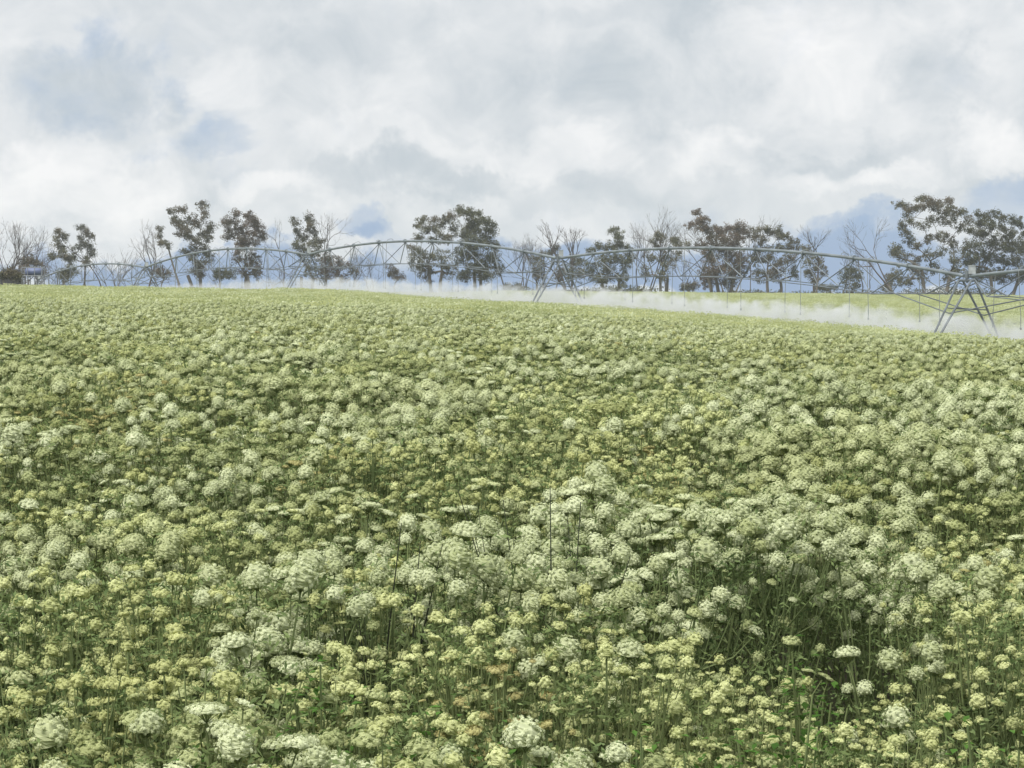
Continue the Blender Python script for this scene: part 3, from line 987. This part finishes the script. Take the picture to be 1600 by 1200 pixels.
def plant_plan(kind, seed):
    """where the heads of one plant sit: list of (matrix, radius, form, umbellets) plus the stem's branch curves"""
    sp = SPEC[kind]
    rng = np.random.default_rng(seed)
    H = sp['H']
    n = int(rng.integers(sp['n'][0], sp['n'][1] + 1))
    lean = rng.normal(size=2) * .03
    heads = []; branches = []
    top = np.array([lean[0] * 2, lean[1] * 2, H * rng.uniform(.97, 1.04)])
    main = [np.array([0, 0, -.05]), np.array([lean[0] * .5, lean[1] * .5, H * .35]), np.array([lean[0] * 1.2, lean[1] * 1.2, H * .7]), top]
    branches.append((main, .006, .003))
    heads.append((top, np.array([lean[0], lean[1], 1.0]), sp['r'][1] * rng.uniform(.9, 1.08)))
    for k in range(n - 1):
        a = k * 2.4 + rng.normal() * .3
        q = rng.uniform(.35, .8)
        p0 = np.array([lean[0] * q, lean[1] * q, H * q])
        ext = sp['spread'] * rng.uniform(.35, 1.1)
        zt = H * rng.uniform(.78 if kind in ('white', 'flat') else .68, 1.02) if kind != 'giant' else H * rng.uniform(.85, .95)
        p2 = np.array([math.cos(a) * ext + lean[0], math.sin(a) * ext + lean[1], zt])
        p1 = p0 * .5 + p2 * .5 + np.array([math.cos(a), math.sin(a), 0]) * ext * .22 * 1.0
        branches.append(([p0, p1, p2], .0035, .002))
        d = (p2 - p1); d /= np.linalg.norm(d)
        d = d * .8 + rng.normal(size=3) * .22 + (0, 0, .5)
        r = rng.uniform(*sp['r']) * (.55 if kind == 'giant' else .95 if k > 1 else 1.05)
        heads.append((p2, d, r))
        # small unopened side umbel
        if rng.random() < .35:
            p3 = p1 + np.array([math.cos(a + .9), math.sin(a + .9), 2.0]) * .06 + (0, 0, rng.uniform(.02, .12))
            branches.append(([p1, p3], .002, .0015))
            heads.append((p3, np.array([0, 0, 1.0]) + rng.normal(size=3) * .3, r * .5))
    out = []
    for (p, d, r) in heads:
        d = Vector(d).normalized()
        M = Matrix.Translation(Vector(p)) @ d.to_track_quat('Z', 'Y').to_matrix().to_4x4() @ Matrix.Rotation(rng.uniform(0, 6.28), 4, 'Z')
        out.append((M, r))
    return out, branches, rng


def stem_mb(branches, rng, sides=4, m=0, thick=1.0):
    b = MB()
    for pts, r0, r1 in branches:
        b.tube(pts, list(np.linspace(r0, r1, len(pts)) * thick), sides, m, rng.uniform(.2, .9), cap=False)
    return b


def fol_mb(H, rng, m=0, count=19, step=.026):
    b = MB()
    for k in range(count):
        q = rng.uniform(.2, .98) ** .8
        leaf_frond(b, (rng.normal() * .03, rng.normal() * .03, H * q), rng.uniform(0, 6.28), rng.uniform(.14, .28), rng.uniform(.0, .6), rng, step, m)
    return b


# unit-radius head meshes, several of each look
HEADS = {}
for kind, sp in SPEC.items():
    HEADS[kind] = []
    for v in range(5 if kind != 'giant' else 2):
        rng = np.random.default_rng(1000 + 37 * v + len(kind) * 7)
        form = sp['forms'][v % len(sp['forms'])]
        um = int(rng.integers(*sp['um']))
        HEADS[kind].append([head_arrays(1.0 * .05, um, form, rng, 0), head_arrays(.05, max(8, um // 2), form, rng, 1), None, form])
        HEADS[kind][-1][2] = HEADS[kind][-1][0].mesh('flower_head', [MATS[sp['mat']], M_stem])

PLANS = {}          # kind -> list of plant prototypes
for kind in SPEC:
    PLANS[kind] = []
    for v in range(4 if kind in ('white', 'cream', 'flat', 'green') else 2):
        seed = 50 + v * 11 + len(kind) * 101
        heads, br, rng = plant_plan(kind, seed)
        hs = [(M, r, int(rng.integers(0, len(HEADS[kind])))) for (M, r) in heads]
        st = stem_mb(br, rng); fo = fol_mb(SPEC[kind]['H'], rng)
        PLANS[kind].append(dict(heads=hs, stem=st.mesh('stem', [M_stem]), leaves=fo.mesh('leaves', [M_leaf]), br=br, seed=seed))


def joined_plant(kind, plan, lod):
    """the same plant as one mesh: materials 0 florets, 1 stem, 2 leaf"""
    b = MB()
    rng = np.random.default_rng(plan['seed'] + lod)
    for (M, r, hi) in plan['heads']:
        t0 = rng.normal() * .14
        h = HEADS[kind][hi][min(lod, 1)]
        hb = MB(); hb.V = h.V; hb.F = h.F; hb.M = h.M; hb.T = [np.clip(t + t0, 0, 1) for t in h.T]; hb.n = h.n
        b.merge(hb, M @ Matrix.Scale(r / .05, 4))
    b.merge(stem_mb(plan['br'], rng, 3, 1, 1.0 if lod == 0 else 1.4))
    b.merge(fol_mb(SPEC[kind]['H'], rng, 2, 16 if lod == 0 else 9, .033 if lod == 0 else .055))
    return b.mesh('crop_plant', [MATS[SPEC[kind]['mat']], M_stem, M_leaf])


def head_lump(b, p, r, rng, m=0):
    """distant head: a small rough dome"""
    k = 5
    a = np.arange(k) * 2 * math.pi / k + rng.uniform(0, 6)
    V = [(0, 0, r * .8)] + [(math.cos(q) * r * .7, math.sin(q) * r * .7, r * rng.uniform(.4, .6)) for q in a] + \
        [(math.cos(q) * r, math.sin(q) * r, -r * rng.uniform(.2, .4)) for q in a]
    V = np.array(V) + p
    Fc = [[0, 1 + i, 1 + (i + 1) % k] for i in range(k)] + [[1 + i, 6 + i, 6 + (i + 1) % k, 1 + (i + 1) % k] for i in range(k)]
    b.add(V, Fc, m, float(np.clip(rng.normal(.22, .2), 0, 1)))


def far_patch(kind, seed, size=1.25):
    rng = np.random.default_rng(seed)
    b = MB()
    sp = SPEC[kind]
    n = {'cream': 170, 'green': 140}.get(kind, 105)
    for _ in range(n):
        p = np.array([rng.uniform(-.5, .5) * size, rng.uniform(-.5, .5) * size, CROP * rng.uniform(.70, 1.05)])
        head_lump(b, p, rng.uniform(*sp['r']) * 1.05, rng)
    m = 160
    P = np.stack([rng.uniform(-.55, .55, m) * size, rng.uniform(-.55, .55, m) * size, CROP * rng.uniform(.35, .88, m)], 1)
    b.quads(P, rng.normal(size=(m, 3)) + (0, 0, .6), rng.uniform(.03, .07, m), rng, 2, rng.uniform(0, 1, m), .5)
    return b.mesh('crop_patch', [MATS[sp['mat']], M_stem, M_leaf])


# templates that the far crop is made of
TEMPL = bpy.data.collections.new('crop_templates')
T_INDEX = {}
idx = 0


def add_template(me, key):
    global idx
    o = bpy.data.objects.new('crop_plant_template.%03d' % idx, me)
    TEMPL.objects.link(o)
    T_INDEX.setdefault(key, []).append(idx)
    idx += 1


for kind in ('white', 'flat', 'cream', 'green', 'tan'):
    for plan in PLANS[kind]:
        add_template(joined_plant(kind, plan, 0), (kind, 0))
    for plan in PLANS[kind][:3]:
        add_template(joined_plant(kind, plan, 1), (kind, 1))
for kind in ('white', 'flat', 'cream', 'green'):
    for v in range(3):
        add_template(far_patch(kind, 900 + v), (kind, 2))
T_INDEX[('tan', 2)] = T_INDEX[('cream', 2)]

# ------------------------------------------------------------------ crop: where each kind grows (photo pixels of the plant's top)
KINDMAP = [
    # x, y, rx, ry, kind, strength
    (130, 1050, 330, 150, 'cream', 1.0), (800, 1080, 420, 130, 'cream', 1.0), (1250, 1120, 420, 120, 'cream', .9),
    (1530, 930, 160, 150, 'cream', 1.1), (1550, 870, 110, 60, 'tan', .3), (1530, 1000, 120, 120, 'tan', .2),
    (640, 720, 130, 60, 'cream', .6), (1010, 700, 170, 70, 'cream', 1.0), (1010, 690, 130, 50, 'tan', .15), (880, 650, 120, 30, 'cream', .5),
    (60, 780, 120, 60, 'cream', .6), (180, 640, 130, 40, 'tan', .2), (300, 790, 200, 40, 'cream', .5), (200, 555, 90, 20, 'cream', .8),
    (400, 1110, 80, 50, 'tan', .8), (770, 1115, 110, 60, 'tan', 4.0), (1095, 1000, 60, 25, 'tan', .8), (1030, 1190, 60, 30, 'tan', .8),
    (900, 1030, 60, 40, 'tan', .3),
    (1350, 690, 320, 120, 'white', .55), (1320, 880, 220, 110, 'white', 1.0), (790, 860, 260, 70, 'white', .35), (400, 1000, 110, 70, 'white', .9),
    (140, 860, 180, 70, 'white', .45), (600, 650, 180, 50, 'white', .3), (1150, 830, 200, 60, 'flat', .3), (560, 800, 150, 60, 'flat', .25),
    (830, 800, 150, 60, 'flat', .2), (420, 860, 120, 60, 'green', .6),
]
GAPS = [  # X, D, rx, ry : nothing grows
    (1.22, 7.95, .27, .62), (.80, 8.1, .22, .16), (-.42, 7.35, .10, .14), (-2.35, 10.9, .3, .25), (.05, 12.6, .5, .22), (.95, 7.0, .10, .08), (-.42, 6.25, .09, .12),
    (-.12, 5.85, .12, .10), (.75, 6.05, .1, .1), (-1.5, 5.75, .12, .1), (1.9, 6.2, .1, .1), (1.05, 7.6, .12, .1)]


def choose(px, py, d, rng):
    w = {'white': .21, 'flat': .12, 'cream': .16, 'tan': .02, 'green': .62}
    if d > 25: w = {'white': .30, 'flat': .15, 'cream': .14, 'tan': .02, 'green': .55}
    for (x, y, rx, ry, k, s) in KINDMAP:
        q = ((px - x) / rx) ** 2 + ((py - y) / ry) ** 2
        if q < 1:
            w[k] += s * 3.0 * (1 - q)
            for o in w:
                if o != k: w[o] *= 1 - min(.75, s * .7) * (1 - q) ** .5
    r = rng.random() * sum(w.values())
    for k, v in w.items():
        r -= v
        if r <= 0: return k
    return 'white'


def lay_crop():
    rng = np.random.default_rng(5)
    pts = []       # x, y, ztop, kind, lod, scale
    # single plants
    s = .205
    y = 4.3
    while y < 60:
        half = .30 * y + 1.6 + max(0, 4.5 - y * .1)
        step = s if y < 24 else s * 1.12
        n = int(2 * half / step)
        xs = -half + (np.arange(n) + .5) * step + rng.uniform(-.5, .5, n) * step * .9
        ys = y + rng.uniform(-.5, .5, n) * step * .9
        for x, yy in zip(xs, ys):
            pts.append((x, yy, 0 if yy < 22 else 1))
        y += step
    near = pts
    # square patches further out
    pat = []
    y = 60.0
    while y < 303:
        half = .30 * y + 2
        st = 1.1
        n = int(2 * half / st)
        xs = -half + (np.arange(n) + .5) * st + rng.uniform(-.5, .5, n) * st * .4
        ys = y + rng.uniform(-.5, .5, n) * st * .4
        for x, yy in zip(xs, ys):
            # skip what the left crest hides for good
            if yy > 225 and x / yy < -.10: continue
            pat.append((x, yy, 2))
        y += st
    return near, pat, rng


def crop():
    near, pat, rng = lay_crop()
    A = np.array([(p[0], p[1]) for p in near + pat])
    lod = np.array([p[2] for p in near + pat])
    zt = ztop(A[:, 0], A[:, 1])
    # plants vary in height in patches a metre or two across
    hn = (vnoise(A[:, 0], A[:, 1], 1.1, 1) - .5) * .28 + (vnoise(A[:, 0], A[:, 1], .45, 3) - .5) * .14
    hn = np.where(lod == 2, (vnoise(A[:, 0], A[:, 1], 3.5, 1) - .5) * .20, hn)
    hn = np.where(lod < 2, hn * np.clip(14 / A[:, 1], .25, 1) - np.clip((A[:, 1] - 14) / 20, 0, 1) * .09, hn)
    for (gx, gy, gr, ga) in [(-1.25, 6.3, .45, .11), (-.75, 6.2, .3, .05), (1.62, 7.4, .34, .13), (1.5, 6.3, .35, .06), (-.50, 7.05, .30, -.13),
                             (.35, 6.6, .35, .05), (1.15, 7.2, .25, -.16), (-1.3, 8.9, .4, .07), (.45, 9.3, .5, .08), (1.2, 9.6, .6, .06), (-2.3, 10.4, .5, -.12)]:
        hn = hn + ga * np.exp(-((A[:, 0] - gx) ** 2 + (A[:, 1] - gy) ** 2) / gr ** 2)
    recs = []
    for i in range(len(A)):
        x, y = A[i]
        if lod[i] == 0 and any(((x - g[0]) / g[2]) ** 2 + ((y - g[1]) / g[3]) ** 2 < 1 for g in GAPS):
            continue
        px, py = pix(x, y, zt[i])
        if y > 9 and lod[i] < 2:
            j = rng.normal(size=2) * 12
        else:
            j = rng.normal(size=2) * 25
        k = choose(px + j[0], py + j[1] * .5, y, rng)
        sc = (CROP + hn[i] + rng.normal() * .035) / CROP
        recs.append((x, y, zt[i] - CROP, k, int(lod[i]), max(sc, .72), px, py))
    # the plants that show largest become things of their own
    vis = [r for r in recs if r[4] == 0 and 5.0 < r[1] and -25 < r[6] < 1625 and r[7] < 1300]
    vis.sort(key=lambda r: r[1])
    chosen = set(id(r) for r in vis[:288])
    LAB = {
        ('white', 0): 'carrot plant in flower with pale round white umbels in the foreground of the crop',
        ('flat', 0): 'carrot plant in flower with flat-topped greenish white umbels in the foreground of the crop',
        ('green', 0): 'carrot plant with half-open olive-green umbels in the foreground of the crop',
        ('cream', 0): 'carrot plant with many small cream-yellow umbels in the foreground of the crop',
        ('tan', 0): 'carrot plant with small withered tan umbels in the foreground of the crop',
    }
    GRP = {'white': 'foreground carrot plants with round white umbels', 'flat': 'foreground carrot plants with flat greenish white umbels',
           'green': 'foreground carrot plants with half-open olive-green umbels',
           'cream': 'foreground carrot plants with small cream umbels', 'tan': 'foreground carrot plants with withered tan umbels'}
    stuff = []
    for r in recs:
        x, y, z, k, l, sc, px, py = r
        if id(r) in chosen:
            place_plant(k, int(rng.integers(0, len(PLANS[k]))), (x, y, z), rng.uniform(0, 6.28), sc, LAB[(k, 0)], GRP[k], rng)
        else:
            ti = T_INDEX[(k, l)]
            stuff.append((x, y, z, ti[int(rng.integers(0, len(ti)))], rng.uniform(0, 6.28), sc if l < 2 else sc, rng.normal() * .07, rng.normal() * .07))
    S = np.array(stuff)
    me = bpy.data.meshes.new('crop')
    me.vertices.add(len(S))
    me.vertices.foreach_set('co', S[:, :3].astype(np.float32).ravel())
    a = me.attributes.new('kind', 'INT', 'POINT'); a.data.foreach_set('value', S[:, 3].astype(np.int32))
    tilt = np.where(S[:, 1] < 60, 1.0, 0.2)
    rot = np.stack([S[:, 6] * tilt, S[:, 7] * tilt, S[:, 4]], 1).astype(np.float32)
    a = me.attributes.new('turn', 'FLOAT_VECTOR', 'POINT'); a.data.foreach_set('vector', rot.ravel())
    a = me.attributes.new('size', 'FLOAT', 'POINT'); a.data.foreach_set('value', S[:, 5].astype(np.float32))
    o = link_mesh('crop_field', me)
    tag(o, label='wide field of flowering carrot plants stretching back to the trees', cat='crop', kind='stuff')
    ng = bpy.data.node_groups.new('grow_crop', 'GeometryNodeTree')
    ng.interface.new_socket('Geometry', in_out='INPUT', socket_type='NodeSocketGeometry')
    ng.interface.new_socket('Geometry', in_out='OUTPUT', socket_type='NodeSocketGeometry')
    gi = ng.nodes.new('NodeGroupInput'); go = ng.nodes.new('NodeGroupOutput')
    ci = ng.nodes.new('GeometryNodeCollectionInfo')
    ci.inputs['Collection'].default_value = TEMPL
    ci.inputs['Separate Children'].default_value = True
    ci.inputs['Reset Children'].default_value = True
    iop = ng.nodes.new('GeometryNodeInstanceOnPoints')
    iop.inputs['Pick Instance'].default_value = True

    def attr(name, typ):
        n = ng.nodes.new('GeometryNodeInputNamedAttribute')
        n.data_type = typ
        n.inputs['Name'].default_value = name
        return n.outputs['Attribute']
    ng.links.new(gi.outputs[0], iop.inputs['Points'])
    ng.links.new(ci.outputs[0], iop.inputs['Instance'])
    ng.links.new(attr('kind', 'INT'), iop.inputs['Instance Index'])
    e2r = ng.nodes.new('FunctionNodeEulerToRotation')
    ng.links.new(attr('turn', 'FLOAT_VECTOR'), e2r.inputs[0])
    ng.links.new(e2r.outputs[0], iop.inputs['Rotation'])
    ng.links.new(attr('size', 'FLOAT'), iop.inputs['Scale'])
    ng.links.new(iop.outputs[0], go.inputs[0])
    md = o.modifiers.new('grow', 'NODES')
    md.node_group = ng
    print('crop instances', len(S), 'single plants', len(chosen))


PROTO = {}


def place_plant(kind, v, loc, rz, sc, label, group, rng, name='carrot_plant'):
    key = (kind, v)
    if key not in PROTO:
        pl = PLANS[kind][v]
        root = empty(name, (0, 0, 0), label=label, cat='plant', group=group)
        link_mesh('stem', pl['stem'], root)
        link_mesh('leaves', pl['leaves'], root)
        for (M, r, hi) in pl['heads']:
            link_mesh('flower_head', HEADS[kind][hi][2], root, M @ Matrix.Scale(r / .05, 4))
        PROTO[key] = root
        t = root
    else:
        src = PROTO[key]
        t = src.copy(); COL.objects.link(t)
        for ch in src.children:
            c = ch.copy(); COL.objects.link(c)
            c.parent = t
            c.matrix_parent_inverse = Matrix()
    t.name = name
    t.location = loc
    t.rotation_euler = (rng.normal() * .07, rng.normal() * .07, rz)
    t.scale = (sc, sc, sc)
    t['label'] = label
    if group: t['group'] = group
    elif 'group' in t: del t['group']
    return t


crop()
rs = np.random.default_rng(77)
for (px, py, D, lab) in [
    (745, 1188, 5.55, 'carrot plant with very large creamy umbel at the bottom edge, left one of two'),
    (900, 1186, 5.6, 'carrot plant with very large creamy umbel at the bottom edge, right one of two'),
    (994, 944, 7.55, 'carrot plant with one big bright white umbel standing clear above the small cream ones'),
    (793, 835, 8.7, 'carrot plant with a big white umbel rising above the middle of the crop'),
    (1370, 858, 8.3, 'carrot plant with a big white umbel over the dark gap in the crop'),
    (752, 888, 8.0, 'carrot plant with a large pale umbel left of the dark upright stems'),
    (108, 862, 8.4, 'carrot plant with a big white umbel near the left edge'),
]:
    P = at(px, py, D)
    g = zg(P.x, P.y)
    place_plant('giant', int(rs.integers(0, 2)), (P.x, P.y, g), rs.uniform(0, 6), (P.z - g) / 1.20, lab, None, rs)


# ------------------------------------------------------------------ bare dark stalks and green weeds among the crop
def dark_stalk(px, D, ytop, lab, seed, spread=.35):
    rng = np.random.default_rng(seed)
    x = (px - 800) * D / F
    g = zg(x, D)
    H = CAM_H - (ytop - YH) * D / F - g
    root = empty('dead_stalk', (x, D, g), label=lab, cat='plant', group='bare dark stalks in the crop')
    b = MB()
    main = [np.array([0, 0, 0]), np.array([.01, 0, H * .45])]
    b.tube(main, [.008, .006], 5, 0, .4, cap=False)
    tips = []
    for k in range(5):
        a = rng.uniform(0, 6.28)
        q = rng.uniform(.4, .7)
        p0 = main[1] * (q / .45) if q < .45 else np.array([0.01, 0, H * q * .75])
        e = np.array([math.cos(a) * spread * rng.uniform(.3, 1), math.sin(a) * spread * .6, H * rng.uniform(.8, 1.0)])
        m = (p0 + e) / 2 + np.array([math.cos(a), math.sin(a), 0]) * .04
        b.tube([p0, m, e], [.0038, .003, .0015], 4, 0, rng.uniform(.2, .6), cap=False)
        for j in range(2):
            e2 = m + (e - m) * rng.uniform(.2, .7) + rng.normal(size=3) * .05 + (0, 0, .08)
            b.tube([m, e2], [.0025, .0012], 3, 0, .4, cap=False)
    lx = rng.uniform(-.22, .22)
    b.tube([main[1], np.array([.02 + lx * .3, 0, H * .75]), np.array([lx, .03, H])], [.004, .003, .0015], 4, 0, .3, cap=False)
    b.build('stem', M_dark, root)


for k, (px, D, yt, lab) in enumerate([
    (585, 7.5, 820, 'dead branching dark stalk standing left of centre among pale umbels'),
    (850, 8.0, 760, 'long thin dark stalk leaning above the middle umbels'),
]):
    dark_stalk(px, D, yt, lab, 40 + k)


def weed(px, py, D, lab, seed, r=.16):
    rng = np.random.default_rng(seed)
    P = at(px, py, D)
    g = zg(P.x, P.y)
    root = empty('leafy_weed', (P.x, P.y, g), label=lab, cat='weed', group='green leafy weeds in the crop')
    H = P.z - g + .02
    st = MB(); lf = MB()
    for k in range(7):
        a = rng.uniform(0, 6.28); e = np.array([math.cos(a) * r * rng.uniform(.2, 1), math.sin(a) * r * rng.uniform(.2, 1), H * rng.uniform(.8, 1)])
        st.tube([np.array([0, 0, 0]), e * (.35, .35, .55), e], [.006, .005, .003], 4, 0, .5, cap=False)
        for j in range(46):
            q = rng.uniform(.45, 1.02)
            p = e * (q, q, q) + rng.normal(size=3) * .03
            d = rng.normal(size=3); d[2] = abs(d[2]) * .5 + .1; d /= np.linalg.norm(d)
            L = rng.uniform(.02, .045); w = L * .3
            s = np.cross(d, (0, 0, 1)); s /= np.linalg.norm(s) + 1e-6
            V = [p, p + d * L * .5 + s * w, p + d * L - (0, 0, L * .25), p + d * L * .5 - s * w]
            lf.add(V, [[0, 1, 2, 3]], 0, float(rng.uniform(.1, 1)))
    st.build('stem', M_stem, root); lf.build('leaves', M_weed, root)


for k, w_ in enumerate([
    (505, 1055, 6.35, 'bright green weed below the pale umbels left of centre', .15),
    (690, 1085, 6.3, 'dark green weed in the small hollow near bottom centre', .12),
    (560, 1188, 5.6, 'bright lime-green weed at the bottom edge', .18),
    (1225, 1088, 6.2, 'bright green weed right of centre in front of the dark gap', .14),
    (470, 1190, 5.7, 'small lime-green weed left of the larger one at the bottom edge', .12),
    (1265, 1020, 6.9, 'green feathery weed just below the dark gap', .13),
    (200, 1180, 5.8, 'dark green weed at the bottom left under the cream umbels', .16),
    (330, 1175, 5.75, 'green weed at the bottom edge between two cream-headed plants at left', .14),
    (820, 1192, 5.6, 'green weed between the two very large umbels at the bottom edge', .10),
    (1130, 1180, 5.75, 'yellow-green weed at the bottom edge right of the very large umbels', .14),
    (1570, 1150, 5.9, 'green weed at the bottom right corner', .14),
    (1000, 1150, 5.85, 'small green weed under withered tan umbels near the bottom edge', .10),
]):
    weed(w_[0], w_[1], w_[2], w_[3], 60 + k, w_[4])


# ------------------------------------------------------------------ water spray hanging under the machine
def build_spray():
    m, nt, out = new_mat('spray_droplets')
    geo = node(nt, 'ShaderNodeTexCoord')
    sp = node(nt, 'ShaderNodeSeparateXYZ')
    nt.links.new(geo.outputs['Object'], sp.inputs[0])
    X, Y, Z = sp.outputs         # X along the line in metres, Y across, Z above the nozzle level
    pitch = 38.55 / 14
    fr = math_(nt, 'SUBTRACT', math_(nt, 'FRACT', math_(nt, 'DIVIDE', X, pitch)), .5)
    dx = math_(nt, 'MULTIPLY', fr, pitch)
    r2 = math_(nt, 'ADD', math_(nt, 'MULTIPLY', dx, dx), math_(nt, 'MULTIPLY', Y, Y))
    # ragged top sheet: droplets leave the nozzle, rise a little, fall away
    nz = node(nt, 'ShaderNodeTexNoise'); nz.inputs['Scale'].default_value = 1.25; nz.inputs['Detail'].default_value = 5; nz.inputs['Roughness'].default_value = .6
    nt.links.new(geo.outputs['Object'], nz.inputs['Vector'])
    n = math_(nt, 'SUBTRACT', nz.outputs['Fac'], .5)
    top = math_(nt, 'SUBTRACT', .60, math_(nt, 'MULTIPLY', r2, .028))
    top = math_(nt, 'SUBTRACT', top, math_(nt, 'MULTIPLY', math_(nt, 'MULTIPLY', dx, dx), .60))
    top = math_(nt, 'ADD', top, math_(nt, 'MULTIPLY', n, 2.2))
    under = math_(nt, 'SUBTRACT', top, Z)
    body = maprange(nt, under, -.05, .35, 0, 1)
    fade = maprange(nt, math_(nt, 'ABSOLUTE', Y), 2.0, 4.6, 1, 0)
    core = maprange(nt, r2, 0.0, 2.6, 4.2, .55)
    dens = math_(nt, 'MULTIPLY', math_(nt, 'MULTIPLY', body, fade), core)
    dens = math_(nt, 'MULTIPLY', dens, maprange(nt, math_(nt, 'ABSOLUTE', dx), .25, 1.35, 1.3, .4))
    nn = maprange(nt, nz.outputs['Fac'], .38, .64, .05, 2.0)
    dens = math_(nt, 'MULTIPLY', dens, nn)
    oi = node(nt, 'ShaderNodeObjectInfo')
    dens = math_(nt, 'MULTIPLY', math_(nt, 'MULTIPLY', dens, .155), oi.outputs['Alpha'])
    v = node(nt, 'ShaderNodeVolumePrincipled')
    v.inputs['Color'].default_value = (.97, .98, 1, 1)
    v.inputs['Anisotropy'].default_value = .2
    nt.links.new(dens, v.inputs['Density'])
    nt.links.new(v.outputs[0], out.inputs['Volume'])
    m.cycles.volume_step_rate = .12
    for i, lab in enumerate(['white spray under the span at the right edge', 'white spray below the long near arch right of the mid-field tower',
                             'white spray below the middle arch, left of the mid-field tower', 'white spray below the small arch of the second span from the left',
                             'faint spray below the farthest arch at the left']):
        a, c = JOINT[i], JOINT[i + 1]
        off = Vector((0, 0, -2.35))
        d = (c - a); L = d.length
        xa = d.normalized(); ya = Vector((0, 0, 1)).cross(xa).normalized(); za = xa.cross(ya)
        M = Matrix.Translation(a + off) @ Matrix((xa, ya, za)).transposed().to_4x4()
        b = MB(); b.box((.02, -4.6, -1.9), (L - .02, 4.6, 1.5))
        o = b.build('water_spray', m)
        o.matrix_world = M
        o.color = (1, 1, 1, (.9, 1.0, .7, .45, .3)[i])      # less water comes out of the far spans
        tag(o, label=lab, cat='spray', group='water spray under the irrigator', kind='stuff')


build_spray()


# ------------------------------------------------------------------ damp air
def build_haze():
    m, nt, out = new_mat('damp_air')
    v = node(nt, 'ShaderNodeVolumePrincipled')
    v.inputs['Color'].default_value = (.88, .93, .97, 1)
    v.inputs['Density'].default_value = .00032
    nt.links.new(v.outputs[0], out.inputs['Volume'])
    b = MB(); b.box((-480, -100, -32), (480, 600, 22))
    o = b.build('haze', m)
    tag(o, label='thin damp haze over the field', cat='haze', kind='stuff')


build_haze()
